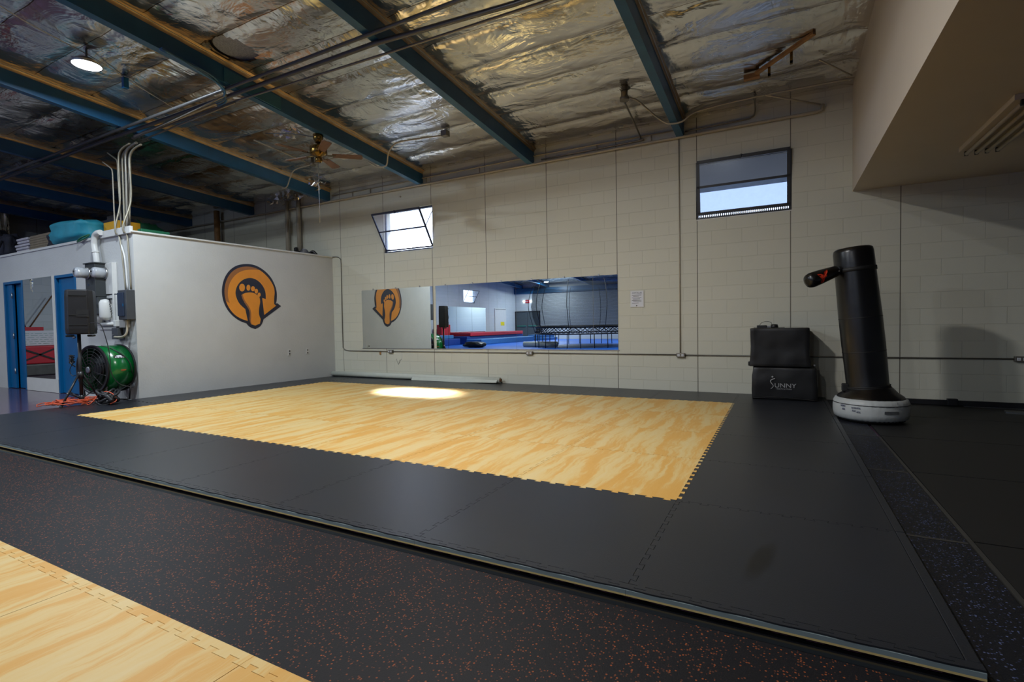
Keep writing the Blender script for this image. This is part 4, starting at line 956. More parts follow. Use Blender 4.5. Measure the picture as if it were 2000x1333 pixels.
MB().tube([(-9.87, FY-0.08, 2.34), (-9.875, FY-0.08, 2.37)], 0.051, 16).build('coupling', 'white_paint', t)
put(MB().tube([(-9.86, FY-0.06, 1.19), (-9.86, FY-0.06, 1.34)], 0.055, 16).build('nipple_pipe', 'white_paint'), 'short thick white pipe under the dark meter cabinet', 'pipe')
t = thing('wall_outlet', 'outlet with a black plug low on the partition front', 'outlet', (-9.19, FY, 0.78))
MB().box(-9.225, -9.155, FY-0.008, FY-0.0005, 0.70, 0.83).build('plate', 'white_paint', t, bevel=0.003)
MB().tube([(-9.19, FY-0.008, 0.78), (-9.20, FY-0.05, 0.78), (-9.25, FY-0.09, 0.785), (-9.34, FY-0.12, 0.76), (-9.40, FY-0.15, 0.70)], [0.022, 0.008], 8, True).build('plug', 'frame_black', t)
# ladder-mirror between the doors
t = thing('tall_mirror', 'tall mirror panel on the partition between the two blue doors', 'mirror', (-12.28, FY, 0.2))
MB().add([(-12.93, FY-0.0072, 0.205), (-11.66, FY-0.0072, 0.205), (-11.66, FY-0.0072, 2.082), (-12.93, FY-0.0072, 2.082)], [[0, 1, 2, 3]]).build('mirror_glass', 'mirror_glass', t)
MB().box(-12.93, -11.66, FY-0.007, FY-0.0005, 0.205, 2.082).build('backing', 'tape_grey', t)
MB().box(-11.66, -11.63, FY-0.02, FY-0.0005, 0.2, 2.085).build('edge_trim', 'white_paint', t)
put(MB().box(-13.0+0.1, -11.60, FY-0.014, FY-0.0005, -0.045, 0.195).build('base_panel', 'white_paint'), 'white base panel under the tall mirror between the blue doors', 'panel')

# ---------------------------------------------------------------- speaker on tripod
sx, sy = -8.95, 3.51
t = thing('speaker_stand', 'black tripod speaker stand in front of the green drum fan', 'speaker stand', (sx, sy, -0.045))
MB().tube([(sx, sy, 0.03), (sx, sy, 1.02)], 0.022, 14).build('pole', 'black_plastic', t)
MB().tube([(sx, sy, 0.38), (sx, sy, 0.48)], 0.036, 14).build('collar', 'black_plastic', t)
MB().tube([(sx, sy, 0.06), (sx, sy, 0.14)], 0.032, 14).build('hub', 'black_plastic', t)
for k, (lx, ly) in enumerate(((-9.37, 3.44), (-9.14, 3.84), (-8.86, 3.22))):
    d = Vector((lx-sx, ly-sy, 0)); 
    lg = MB().tube([(sx+d.x*0.08, sy+d.y*0.08, 0.45), (lx, ly, -0.025)], 0.014, 10).build('leg', 'black_plastic', t)
    MB().tube([Vector((lx, ly, -0.027))-d.normalized()*0.005, Vector((lx, ly, 0.02))-d.normalized()*0.02], 0.019, 10).build('rubber_foot', 'black_rubber', lg)
    MB().tube([(sx+d.x*0.1, sy+d.y*0.1, 0.10), (sx+d.x*0.6, sy+d.y*0.6, 0.185)], 0.008, 8).build('brace', 'black_plastic', t)
    MB().lathe([(0.008, -0.018), (0.008, 0.018)], (sx+d.x*0.6, sy+d.y*0.6, 0.19), (0, 1, 0), 8).build('bolt', 'steel', t)
mb = MB()
for q in range(16):
    a = q*0.8; mb.tube([(sx-0.10+0.02*math.cos(a), sy-0.05+0.02*math.sin(a*1.7), 0.62+0.006*q), (sx-0.15+0.03*math.cos(a*2), sy-0.06, 0.60+0.008*q), (sx-0.08, sy-0.05+0.02*math.cos(a), 0.55+0.009*q)], 0.007, 6, True)
mb.tube([(sx-0.1, sy-0.05, 0.6), (sx-0.17, sy-0.06, 0.5), (sx-0.12, sy-0.05, 0.42), (sx-0.02, sy-0.03, 0.44)], 0.005, 6, True)
put(mb.build('cable_bundle', 'frame_black'), 'black cable bundle hooked on the speaker stand pole', 'cable')
t = thing('loudspeaker', 'black plastic loudspeaker turned away on the tripod stand', 'speaker', (sx, sy, 1.0))
rot = Matrix.Rotation(math.radians(58), 3, 'Z')
def sp(x, y, z): 
    v = rot @ Vector((x, y, 0)); return (sx+0.02+v.x, sy+0.02+v.y, z)
body = [(-0.30, 0.16), (0.30, 0.16), (0.26, -0.10), (0.19, -0.17), (-0.19, -0.17), (-0.26, -0.10)]
body = [(-0.17, 0.13), (0.17, 0.13), (0.165, -0.06), (0.12, -0.15), (-0.12, -0.15), (-0.165, -0.06)]
mb = MB(); lv = [(1.02, 0.97), (1.10, 1.0), (1.55, 0.97), (1.66, 0.93)]
vs = [sp(x*s_, y*s_, z) for z, s_ in lv for x, y in body]; n = 6
mb.add(vs, [list(range(n))[::-1], [3*n+i for i in range(n)]]+[[a*n+i, a*n+(i+1) % n, (a+1)*n+(i+1) % n, (a+1)*n+i] for a in range(3) for i in range(n)])
cb = mb.build('cabinet', 'black_plastic', t, bevel=0.02, seg=3)
for z in (1.30, 1.16, 1.58): MB().bar(sp(-0.10, -0.152, z), sp(0.10, -0.152, z), 0.012, 0.016).build('rib', 'black_rubber', t)
MB().prism([sp(-0.02, -0.158, 1.27), sp(0.12, -0.158, 1.27), sp(0.12, -0.158, 1.37), sp(-0.02, -0.158, 1.37)], (-0.004, 0.002, 0)).build('handle_recess', 'black_rubber', t)
for u in (-0.12, 0.12): MB().bar(sp(u-0.04, -0.03, 1.0), sp(u+0.04, -0.03, 1.0), 0.12, 0.03).build('foot_pad', 'black_rubber', t, bevel=0.01)
MB().tube([sp(0.13, -0.15, 1.18), sp(0.24, -0.16, 1.17), sp(0.30, -0.17, 0.98), sp(0.34, -0.17, 0.72), sp(0.35, -0.16, 0.45), sp(0.44, -0.15, 0.28), sp(0.60, -0.14, 0.22)], 0.006, 8, True).build('power_cable', 'frame_black', t)

# ---------------------------------------------------------------- green drum fan
dc = Vector((-8.93, 3.86, 0.44)); ax = Vector((0.80, 0.22, 0.0)).normalized(); R = 0.345
dc = Vector((-9.16, 3.92, 0.485)); ax = Vector((-0.14, 1.0, 0)).normalized(); R = 0.355
t = thing('drum_fan', 'green industrial drum fan with black grilles in front of the partition', 'fan', (dc.x, dc.y, -0.045))
HL = 0.19
MB().lathe([(R-0.012, -HL), (R, -HL), (R, HL), (R-0.012, HL), (R-0.012, -HL)], dc, ax, 56, caps=False).build('drum', 'green_paint', t)
for s_ in (-1, 1): MB().lathe([(R+0.012, s_*HL-0.014), (R+0.012, s_*HL+0.014), (R-0.02, s_*HL+0.014), (R-0.02, s_*HL-0.014), (R+0.012, s_*HL-0.014)], dc, ax, 56, caps=False).build('rim', 'frame_black', t)
u_ = ax.orthogonal().normalized(); w_ = ax.cross(u_)
for s_ in (-1, 1):
    g = MB()
    for q in range(8):
        r = 0.05+q*0.045
        g.tube([dc+ax*(s_*(HL+0.05-0.05*(r/R)**2))+(u_*math.cos(a)+w_*math.sin(a))*r for a in [2*PI*k/36 for k in range(37)]], 0.004, 5, caps=False)
    for q in range(12):
        a = 2*PI*q/12; g.tube([dc+ax*(s_*(HL+0.05-0.05*(r/R)**2))+(u_*math.cos(a)+w_*math.sin(a))*r for r in (0.02, 0.15, 0.28, R)], 0.004, 5)
    g.build('grille', 'frame_black', t)
MB().lathe([(0.09, -0.12), (0.09, 0.1), (0.05, 0.12)], dc, ax, 24).build('motor', 'frame_black', t)
for q in range(4):
    a = q*PI/2; d1 = u_*math.cos(a)+w_*math.sin(a); d2 = -u_*math.sin(a)+w_*math.cos(a)
    MB().prism([dc+d1*0.07-d2*0.05-ax*0.03, dc+d1*0.36-d2*0.10-ax*0.05, dc+d1*0.36+d2*0.10+ax*0.05, dc+d1*0.07+d2*0.05+ax*0.03], ax*0.006).build('fan_blade', 'dark_grey_metal', t)
MB().lathe([(0.05, 0), (0.05, 0.012), (0.03, 0.014)], dc-ax*(HL+0.055)+Vector((0, 0, 0.0)), -ax, 20).build('badge', 'steel', t)
# oval badge on the drum
def drum(a, l, r): return dc + ax*l + (Vector((0, 0, 1))*math.cos(a) + (ax.cross(Vector((0, 0, 1))))*math.sin(a))*r
def patch(name, a0, l0, ra, rl, mat, off, par=None):
    vs = [drum(a0, l0, R+off)]+[drum(a0+ra*math.sin(q*PI/12), l0+rl*math.cos(q*PI/12), R+off) for q in range(24)]
    return MB().add(vs, [[0, 1+q, 1+(q+1) % 24] for q in range(24)]).build(name, mat, par or t)
lg = patch('badge_oval', 1.02, 0.0, 0.085, 0.085, 'print_black', 0.003)
patch('badge_arc', 0.99, 0.0, 0.035, 0.045, 'paper', 0.0045, lg)
mb = MB()
for q, (l0, l1) in enumerate(((-0.065, -0.045), (-0.035, -0.012), (-0.003, 0.003), (0.012, 0.032), (0.04, 0.06))):
    vs = [drum(a, l, R+0.006) for a, l in ((1.025, l0), (1.025, l1), (1.075, l1), (1.075, l0))]; mb.add(vs, [[0, 1, 2, 3]])
mb.build('badge_letters', 'paper', lg)
patch('warning_label', 1.62, 0.02, 0.02, 0.04, 'orange_cord', 0.003)
st = MB()
for s_ in (-1, 1):
    b0 = dc+ax*s_*0.17
    pp = Vector((-ax.y, ax.x, 0))
    st.tube([Vector((b0.x, b0.y, -0.02))-pp*0.30, Vector((b0.x, b0.y, -0.02))+pp*0.30], 0.02, 10)
    for z_ in (-1, 1): st.tube([Vector((b0.x, b0.y, -0.02))+pp*0.22*z_, b0+pp*0.30*z_*0.9-Vector((0, 0, 0.25))], 0.013, 8)
st.build('stand', 'black_plastic', t)
conduit('cable', 'black cable draped over the green drum fan', [drum(0.2, -0.10, R+0.008), drum(0.7, 0.0, R+0.007), drum(1.2, 0.10, R+0.007), drum(1.7, 0.14, R+0.007), drum(2.3, 0.17, R+0.007), Vector((-8.72, 3.55, 0.01))], 0.006, 'frame_black', None, True, 'cable')
# orange extension cord coil and black hose heap
mb = MB()
pts = []
for q in range(150):
    a = q*0.42; rr = 0.19+0.08*math.sin(q*0.37)
    pts.append((-9.02+0.06*math.sin(q*0.11)+rr*0.75*math.cos(a), 3.42+0.05*math.cos(q*0.17)+rr*1.25*math.sin(a), 0.006+0.035*abs(math.sin(q*0.9))+0.06*q/150))
mb.tube(pts, 0.0065, 6)
mb.tube([(-9.0, 3.46, 0.03), (-8.86, 3.52, 0.02), (-8.7, 3.5, 0.02), (-8.66, 3.6, 0.14), (-8.60, 3.66, 0.19), (-8.52, 3.72, 0.14), (-8.45, 3.72, 0.06), (-8.47, 3.66, 0.02), (-8.56, 3.7, 0.01)], 0.007, 8, True)
put(mb.build('extension_cord', 'orange_cord'), 'coiled orange extension cord on the floor beside the green fan', 'cord')
mb = MB()
for q in range(7):
    c0 = Vector((-8.66+0.04*(q % 3), 3.68+0.03*(q % 2), 0.03+0.025*q))
    mb.tube([c0+Vector((0.15*math.cos(a)*(1-0.08*q), 0.10*math.sin(a), 0.03*math.sin(a*2+q))) for a in [2*PI*k/20 for k in range(21)]], 0.018, 8, caps=False)
mb.tube([(-8.6, 3.66, 0.1), (-8.5, 3.62, 0.14), (-8.42, 3.66, 0.06)], 0.028, 8, True)
put(mb.build('hose_coil', 'frame_black'), 'shiny black hose heap behind the orange cord', 'hose')

# ---------------------------------------------------------------- things stored on top of the box
def blob(name, label, cat, mat, c, s, amp=0.12, seed=0, group=None, fl=0.0):
    mb = MB(); n, mrows = 28, 16; vs = []
    for i in range(mrows+1):
        th = PI*i/mrows
        for j in range(n):
            ph = 2*PI*j/n; v = Vector((math.sin(th)*math.cos(ph), math.sin(th)*math.sin(ph), math.cos(th)))
            v = Vector([math.copysign(abs(k)**0.6, k) for k in v])
            k = 1+amp*noise.fractal(v*1.6+Vector((seed, 0, 0)), 1, 2, 4)
            z = c[2]+v.z*s[2]*k
            vs.append((c[0]+v.x*s[0]*k, c[1]+v.y*s[1]*k, max(z, 2.562)))
    mb.add(vs, [[i*n+j, i*n+(j+1) % n, (i+1)*n+(j+1) % n, (i+1)*n+j] for i in range(mrows) for j in range(n)], True)
    return put(mb.build(name, mat), label, cat, group)
DZ = 2.562
put(MB().box(-14.9, -10.5, 4.75, 5.15, DZ, 3.14).build('rolled_mat', 'dark_cloth', bevel=0.12, seg=4), 'long black folded tumbling mat lying on top of the storage box', 'mat')
blob('duffel_bag', 'teal cloth bag slumped over the edge on top of the storage box', 'bag', 'teal_cloth', (-11.15, 4.40, 2.83), (0.74, 0.24, 0.19), 0.16, 3)
blob('duffel_bag', 'black part-filled bag under the teal bag', 'bag', 'dark_cloth', (-11.75, 4.50, 2.76), (0.45, 0.20, 0.18), 0.25, 8)
put(MB().box(-10.42, -9.93, 4.50, 4.85, DZ, 2.95).build('foam_block', 'yellow_foam', bevel=0.015), 'yellow foam block on top of the storage box beside the conduits', 'foam block')
put(MB().box(-9.16, -9.04, 4.42, 4.85, DZ, 2.70).build('foam_block', 'green_foam', bevel=0.01), 'dark green foam block on the box top right of the conduits', 'foam block')
for k in range(9):
    z = DZ+k*0.045
    put(MB().box(-13.15+0.02*(k % 3), -12.25+0.015*((k*2) % 3), 4.42, 4.73-0.02*(k % 2), z+0.001, z+0.043).build('cardboard_sheet', 'brown_card', bevel=0.003), 'brown board in the stack on the box top, %s from the bottom' % ordn[k], 'board', 'brown boards')
for k in range(7):
    z = DZ+k*0.06
    put(MB().box(-13.85+0.04*((k*3) % 4), -13.25+0.05*((k*5) % 3), 4.42, 4.73, z+0.001, z+0.052).build('folded_sheet', 'white_sheet', bevel=0.02), 'folded white sheet left of the brown boards, %s from the bottom' % ordn[k], 'sheet', 'folded white sheets')
blob('dark_jacket', 'dark patterned cloth heap at the far left of the box top', 'cloth', 'dark_cloth', (-14.45, 4.50, 2.84), (0.5, 0.2, 0.28), 0.3, 5)
blob('dark_jacket', 'second dark cloth heap further left on the box top', 'cloth', 'dark_cloth', (-15.6, 4.6, 2.95), (0.5, 0.3, 0.38), 0.3, 15)
put(MB().tube([(-14.05, 4.30, 2.95), (-14.02, 4.20, 2.7), (-14.02, 4.19, 2.45)], 0.02, 8).build('hanging_strap', 'frame_black'), 'black strap hanging over the partition edge at far left', 'strap')
for k, (x, y, c) in enumerate(((-12.0, 5.9, 'green_foam'), (-13.1, 6.3, 'dark_cloth'))):
    blob('stored_bundle', ['green bundle behind the black mat on the box top', 'dark bundle at the back left of the box top'][k], 'bundle', c, (x, y, 2.9), (0.42, 0.3, 0.42), 0.3, 20+k)
put(MB().box(-14.4, -13.85, 6.3, 6.8, 3.35, 3.85).build('duct_box', 'pipe_paint', bevel=0.01), 'pale square duct hanging from the roof above the box', 'duct')
put(MB().box(-17.8, -14.6, 7.2, 7.45, 3.45, 3.58).build('light_strip', 'white_sheet', bevel=0.02), 'long pale shelf edge at the far left under the roof', 'shelf')
blob('brown_bag', 'small brown object on the box top behind the partition edge', 'bag', 'raw_wood', (-10.6, 6.6, 2.62), (0.22, 0.15, 0.1), 0.3, 31)
mb = MB().tube([(-10.62, 4.24, 2.64), (-10.5, 4.16, 2.60), (-10.35, 4.15, 2.64), (-10.2, 4.2, 2.68), (-10.3, 4.17, 2.62), (-10.5, 4.15, 2.58)], 0.012, 8, True)
put(mb.build('cord_loop', 'green_foam'), 'short green cord looped over the partition edge under the teal bag', 'cord')

# ---------------------------------------------------------------- rolled vinyl by the wall
t = thing('vinyl_roll', 'long white vinyl roll lying against the foot of the block wall', 'roll', (-6.5, 7.87, 0.0))
RR = 0.052
MB().lathe([(0.030, -2.1), (RR, -2.1), (RR+0.006, -0.5), (RR, 0.9), (RR-0.004, 2.1), (0.030, 2.1), (0.030, 2.08), (0.030, -2.08)], (-6.55, 7.895, RR+0.007), (1, 0.0, 0.0), 28, caps=False).build('roll', 'white_roll', t)
MB().lathe([(0.024, -2.12), (0.029, -2.12), (0.029, 2.12), (0.024, 2.12), (0.024, -2.12)], (-6.55, 7.895, RR+0.007), (1, 0, 0), 24, caps=False).build('cardboard_core', 'cardboard', t)
MB().add([(-6.4, 7.84, 0.06), (-4.48, 7.84, 0.068), (-4.48, 7.80, 0.022), (-5.2, 7.78, 0.004), (-6.4, 7.79, 0.005)], [[0, 1, 2, 3, 4]]).build('loose_flap', 'white_roll', t)

# ---------------------------------------------------------------- wall notice
t = thing('notice', 'framed white notice on the block wall right of the mirrors', 'sign', (-1.995, YW, 1.29))
MB().box(-2.103, -1.887, YW-0.012, YW-0.0005, 1.293, 1.555).build('frame', 'white_paint', t, bevel=0.002)
MB().box(-2.090, -1.900, YW-0.0135, YW-0.0122, 1.305, 1.543).build('paper', 'paper', t)
text('heading', 'GYM RULES', 0.030, (-1.995, YW-0.0145, 1.518), (PI/2, 0, 0), 'print_black', t, 0.0004)
mb = MB()
for z, a, c in ((1.484, -2.075, -1.925), (1.466, -2.055, -1.965), (1.442, -2.075, -1.925), (1.425, -2.06, -1.95), (1.401, -2.075, -1.925), (1.384, -2.055, -1.925), (1.361, -2.075, -1.97)):
    mb.box(a, c, YW-0.0145, YW-0.0136, z-0.0028, z+0.0028)
mb.lathe([(0.010, 0), (0.010, 0.0008)], (-2.0, YW-0.0136, 1.318), (0, -1, 0), 16)
mb.build('text_lines', 'print_black', t)
# pencil scribble on the wall
put(MB().tube([(-6.93, YW-0.002, 0.40), (-6.88, YW-0.002, 0.28), (-6.84, YW-0.002, 0.38)], 0.003, 5).tube([(-6.86, YW-0.002, 0.30), (-6.80, YW-0.002, 0.40)], 0.003, 5).build('scribble', 'tape_grey'), 'faint V-shaped pencil scribble low on the block wall', 'mark')
put(MB().lathe([(0.018, 0), (0.018, 0.015), (0.006, 0.03)], (-6.72, YW-0.0005, 3.66), (0, -1, 0), 12).build('wall_hook', 'pipe_paint'), 'small pale hook on the block wall above the open window', 'hook')

# ---------------------------------------------------------------- covered boxes
def soft_box(x0, x1, y0, y1, z0, z1, name, mat, par, seed, amp=0.012, flare=0.0, bow=0.0):
    n = 12; mb = MB(); idx = {}
    def vtx(i, j, k):
        if (i, j, k) in idx: return idx[i, j, k]
        u, v, w_ = i/n, j/n, k/n
        x = x0+(x1-x0)*u; y = y0+(y1-y0)*v; z = z0+(z1-z0)*w_
        fl = flare*(1-w_) + bow*math.sin(PI*w_)
        x += (u-0.5)*2*fl; y += (v-0.5)*2*fl*0.6
        p = Vector((x, y, z)); q = noise.noise_vector(p*5+Vector((seed, seed, 0)))*amp + noise.noise_vector(p*13+Vector((seed, 0, 0)))*amp*0.35
        q.z *= (0.3 if 0 < k < n else 0.0); p += q
        mb.v.append(p); idx[i, j, k] = len(mb.v)-1; return idx[i, j, k]
    for a in range(n):
        for b_ in range(n):
            for f in ([vtx(a, 0, b_), vtx(a+1, 0, b_), vtx(a+1, 0, b_+1), vtx(a, 0, b_+1)], [vtx(a, n, b_), vtx(a, n, b_+1), vtx(a+1, n, b_+1), vtx(a+1, n, b_)],
                      [vtx(0, a, b_), vtx(0, a, b_+1), vtx(0, a+1, b_+1), vtx(0, a+1, b_)], [vtx(n, a, b_), vtx(n, a+1, b_), vtx(n, a+1, b_+1), vtx(n, a, b_+1)],
                      [vtx(a, b_, 0), vtx(a, b_+1, 0), vtx(a+1, b_+1, 0), vtx(a+1, b_, 0)], [vtx(a, b_, n), vtx(a+1, b_, n), vtx(a+1, b_+1, n), vtx(a, b_+1, n)]):
                mb.f.append(f); mb.sm.append(False)
    o = mb.build(name, mat, par, bevel=0.008, seg=2)
    for p in o.data.polygons: p.use_smooth = True
    return o
t = thing('storage_box', 'black vinyl-covered box with a white printed logo at the bottom of the stack', 'box', (0.03, 7.72, 0.0))
soft_box(-0.325, 0.405, 7.49, 7.93, 0.002, 0.425, 'cover', 'black_cover', t, 3, 0.010, 0.012, 0.012)
MB().tube([(-0.33, 7.475, 0.012), (-0.1, 7.47, 0.035), (0.1, 7.468, 0.032), (0.42, 7.475, 0.012)], 0.006, 6, True).build('hem', 'black_rubber', t)
lg = MB()
LX, LY, LZ = -0.115, 7.468, 0.165
def pl(x, z): return (LX+x, LY-0.004, LZ+z)
lg.tube([pl(0.055, 0.118), pl(0.03, 0.108), pl(0.008, 0.095), pl(0.002, 0.078), pl(0.012, 0.055), pl(0.03, 0.032), pl(0.033, 0.012), pl(0.02, -0.006), pl(0.004, -0.020)], [0.0075, 0.0035], 6, True)
lg.lathe([(0.0115, -0.002), (0.0115, 0.002)], pl(0.023, 0.140), (0, 1, 0), 16)
s_part = lg.build('logo_figure', 'print_grey', t)
text('logo_text', 'UNNY', 0.080, (LX+0.045, LY-0.006, LZ+0.026), (PI/2, 0, math.radians(0.5)), 'print_grey', t, 0.0008, 'LEFT', 1.10)
text('logo_subtitle', 'HEALTH & FITNESS', 0.021, (LX+0.07, LY-0.006, LZ-0.018), (PI/2, 0, 0), 'print_grey', t, 0.0005, 'LEFT', 1.0)
t = thing('storage_box', 'black vinyl-covered box, top of the stack against the block wall', 'box', (0.0, 7.72, 0.43))
soft_box(-0.355, 0.335, 7.48, 7.92, 0.437, 0.945, 'cover', 'black_cover', t, 9, 0.012, 0.012, -0.006)
MB().box(-0.385, -0.34, 7.5, 7.55, 0.44, 0.50).build('corner_tab', 'black_cover', t, bevel=0.01)
MB().lathe([(0.011, 0), (0.011, 0.01)], (0.385, 7.49, 0.465), (0, -1, 0), 12).build('snap', 'steel', t)
t = thing('power_adapter', 'black power strip with a cable loop on the top covered box', 'power strip', (-0.17, 7.62, 0.947))
MB().box(-0.28, -0.16, 7.58, 7.66, 0.948, 0.985).build('brick', 'black_plastic', t, bevel=0.006)
MB().box(-0.16, -0.11, 7.60, 7.64, 0.948, 0.975).build('silver_band', 'steel', t, bevel=0.004)
MB().lathe([(0.045, 0), (0.048, 0.02), (0.04, 0.045), (0.01, 0.048)], (-0.07, 7.62, 0.948), (0, 0, 1), 20).build('round_base', 'black_plastic', t)
MB().tube([(-0.25, 7.62, 0.98), (-0.22, 7.62, 1.02), (-0.16, 7.62, 1.035), (-0.11, 7.62, 1.02), (-0.10, 7.62, 0.985)], 0.003, 6, True).build('cable', 'frame_black', t)
MB().tube([(-0.31, 7.6, 0.955), (-0.3, 7.57, 0.953), (-0.1, 7.56, 0.953), (0.02, 7.58, 0.953), (0.05, 7.6, 0.955)], 0.003, 6, True).build('cable', 'frame_black', t)

# ---------------------------------------------------------------- free-standing punching bag
bx, by = 0.845, 6.50
t = thing('punching_bag', 'tall black free-standing punching bag leaning left on a white round base', 'punching bag', (bx, by, FZ))
rndw = lambda i, a: 1+0.012*math.sin(a*34+i)*(1 if i in (4, 5, 6) else 0)+0.006*noise.noise((math.cos(a)*4, math.sin(a)*4, i))
MB().lathe([(0.22, 0.0), (0.275, 0.0), (0.30, 0.02), (0.305, 0.035)], (bx, by, FZ+0.001), (0, 0, 1), 48).build('base_bottom', 'black_rubber', t)
bc = MB().lathe([(0.295, 0.025), (0.325, 0.045), (0.337, 0.09), (0.338, 0.15), (0.332, 0.205), (0.318, 0.235), (0.30, 0.243)], (bx, by, FZ+0.001), (0, 0, 1), 96, caps=False, fn=lambda i, a: rndw(i, a)+0.010*math.sin(a*52+1.3*math.sin(a*5))*(i in (0, 1, 5, 6))).build('base_cover', 'white_vinyl', t)
MB().lathe([(0.3365, 0.185), (0.342, 0.189), (0.3365, 0.193)], (bx, by, FZ+0.001), (0, 0, 1), 64, caps=False).build('zipper', 'frame_black', bc)
def bp(a, z, r=0.3425): return (bx+r*math.sin(a), by-r*math.cos(a), FZ+z)
MB().add([bp(a, z) for z in (0.115, 0.145) for a in (0.22, 0.30, 0.38, 0.46, 0.54, 0.62)], [[k, k+1, k+7, k+6] for k in range(5)]).build('handle_strap', 'aluminium', bc)
mb = MB()
for a0, z0, txt in ((-0.98, 0.165, 'O1'), (-0.92, 0.13, 'M'), (-0.62, 0.155, 'ALB'), (-0.60, 0.125, 'W'), (-0.48, 0.115, 'R')):
    for q in range(len(txt)*2+1):
        a = a0+0.035*q; mb.tube([bp(a, z0, .341), bp(a+0.02, z0+0.018, .341), bp(a+0.03, z0-0.004, .341)], 0.0016, 5)
mb.build('marker_writing', 'ink', bc)
MB().lathe([(0.302, 0.243), (0.29, 0.262), (0.24, 0.30), (0.20, 0.345), (0.185, 0.36)], (bx, by, FZ+0.001), (0, 0, 1), 64, caps=False, fn=lambda i, a: 1+0.006*math.sin(a*30)*(i < 2)).build('base_collar', 'black_vinyl', t)
base = Vector((bx-0.02, by, FZ+0.31)); topc = Vector((bx-0.165, by-0.01, 1.83)); axv = (topc-base).normalized(); Hh = (topc-base).length
prof = [(0.195, -0.02), (0.198, 0.03), (0.190, 0.08), (0.192, 0.22), (0.197, 0.5), (0.196, 0.8), (0.190, 1.15), (0.186, 1.35), (0.184, 1.48), (0.176, 1.515), (0.155, 1.53), (0.03, 1.533)]
MB().lathe(prof, base, axv, 64, fn=lambda i, a: 1+0.010*noise.noise((math.cos(a)*2, math.sin(a)*2, i*0.9))).build('bag', 'black_vinyl', t)
for h in (0.035, 0.05): MB().lathe([(0.2005, h), (0.204, h+0.006), (0.2005, h+0.012)], base, axv, 48, caps=False).build('lower_strap', 'black_rubber', t)
for h in (0.42, 0.78): MB().lathe([(0.196, h), (0.1985, h+0.004), (0.196, h+0.008)], base, axv, 48, caps=False).build('seam', 'black_rubber', t)
MB().box(bx-0.26, bx-0.18, by-0.06, by+0.0, FZ+0.30, FZ+0.385).build('side_flap', 'black_rubber', t, bevel=0.01)
# striking arm
t2 = thing('striking_pad', 'black padded striking arm with a red emblem strapped to the punching bag', 'striking pad', (bx-0.35, by-0.1, 1.5))
hb = 1.295
MB().lathe([(0.189, hb-0.022), (0.194, hb-0.020), (0.194, hb+0.020), (0.189, hb+0.022)], base, axv, 56, caps=False).build('belt', 'black_rubber', t2)
P0 = base+axv*hb
A = Vector((P0.x-0.165, P0.y-0.12, P0.z-0.005)); Bq = Vector((P0.x-0.455, P0.y-0.35, P0.z-0.125)); dd = (Bq-A)
n = 14; prof2 = [(0.0, 0.045), (0.08, 0.058), (0.3, 0.066), (0.6, 0.076), (0.85, 0.080), (0.95, 0.070), (1.0, 0.03)]
dn = dd.normalized(); mbp = MB()
mbp.tube([A+dd*u for u, r in prof2], [r for u, r in prof2], 20)
pad = mbp.build('pad', 'black_vinyl', t2)
MB().tube([P0+Vector((-0.12, -0.12, 0.0)), A+dd*0.05], 0.028, 12).build('joint', 'black_rubber', t2)
# emblem facing the room
side = dn.cross(Vector((0, 0, 1))).normalized(); upv = side.cross(dn).normalized()
if side.dot(Vector((0, -1, 0))) < 0: side = -side
emb = [(-0.055, 0.045), (-0.02, 0.035), (0.0, 0.02), (0.02, 0.045), (0.055, 0.055), (0.045, 0.03), (0.03, 0.02), (0.035, 0.0), (0.015, -0.01), (0.015, -0.04), (0.0, -0.055), (-0.018, -0.04), (-0.018, -0.01), (-0.035, 0.01)]
def empt(x, y, off):
    q = A+dd*0.66 - dn*x*-1.0; rr = 0.079
    ang = y/rr; return q + (side*math.cos(ang)+Vector((0, 0, 1))*math.sin(ang))*(rr+off)
for sgn in (1,):
    poly = [(-x, y) for x, y in emb]
    vs = [empt(0, -0.005, 0.004)]+[empt(x*1.2, y*1.2, 0.003) for x, y in poly]; k = len(poly)
    MB().add(vs, [[0, 1+q, 1+(q+1) % k] for q in range(k)]).build('emblem', 'print_red', pad)
MB().lathe([(0.006, 0), (0.006, 0.01)], A+dd*0.12+side*0.062, side, 10).build('rivet', 'steel', pad)

# ---------------------------------------------------------------- right-hand details
t = thing('barbell', 'black metal bar lying along the foot of the block wall behind the bag', 'bar', (2.2, 7.93, FZ))
MB().box(1.0, 3.4, 7.915, 7.945, FZ+0.001, 0.035).build('bar', 'frame_black', t, bevel=0.004)
MB().box(1.80, 1.90, 7.89, 7.95, FZ+0.001, 0.055).build('clamp', 'frame_black', t, bevel=0.006)
put(MB().box(1.95, 3.4, 7.87, 7.90, FZ-0.001, FZ+0.004).build('edge_tape', 'aluminium'), 'pale strip on the floor in front of the black bar', 'strip')
t = thing('exercise_machine', 'end of a black exercise machine entering at the right edge', 'exercise machine', (2.6, 6.9, FZ))
MB().box(2.20, 2.9, 6.72, 6.98, FZ+0.001, 0.075).build('foot', 'black_rubber', t, bevel=0.02)
MB().prism([(2.07, 7.02, 0.035), (2.9, 6.66, 0.06), (2.9, 6.74, 0.07), (2.07, 7.06, 0.045)], (0, 0, 0.02)).build('rail', 'dark_grey_metal', t)
MB().box(2.36, 2.46, 7.38, 7.46, 0.10, 0.21).build('pedal', 'black_rubber', t, bevel=0.012)
MB().tube([(2.40, 7.42, 0.21), (2.9, 7.42, 0.21)], 0.012, 8).build('pedal_arm', 'frame_black', t)
MB().box(2.86, 2.94, 6.7, 7.46, FZ+0.001, 0.24).build('frame_post', 'frame_black', t, bevel=0.01)
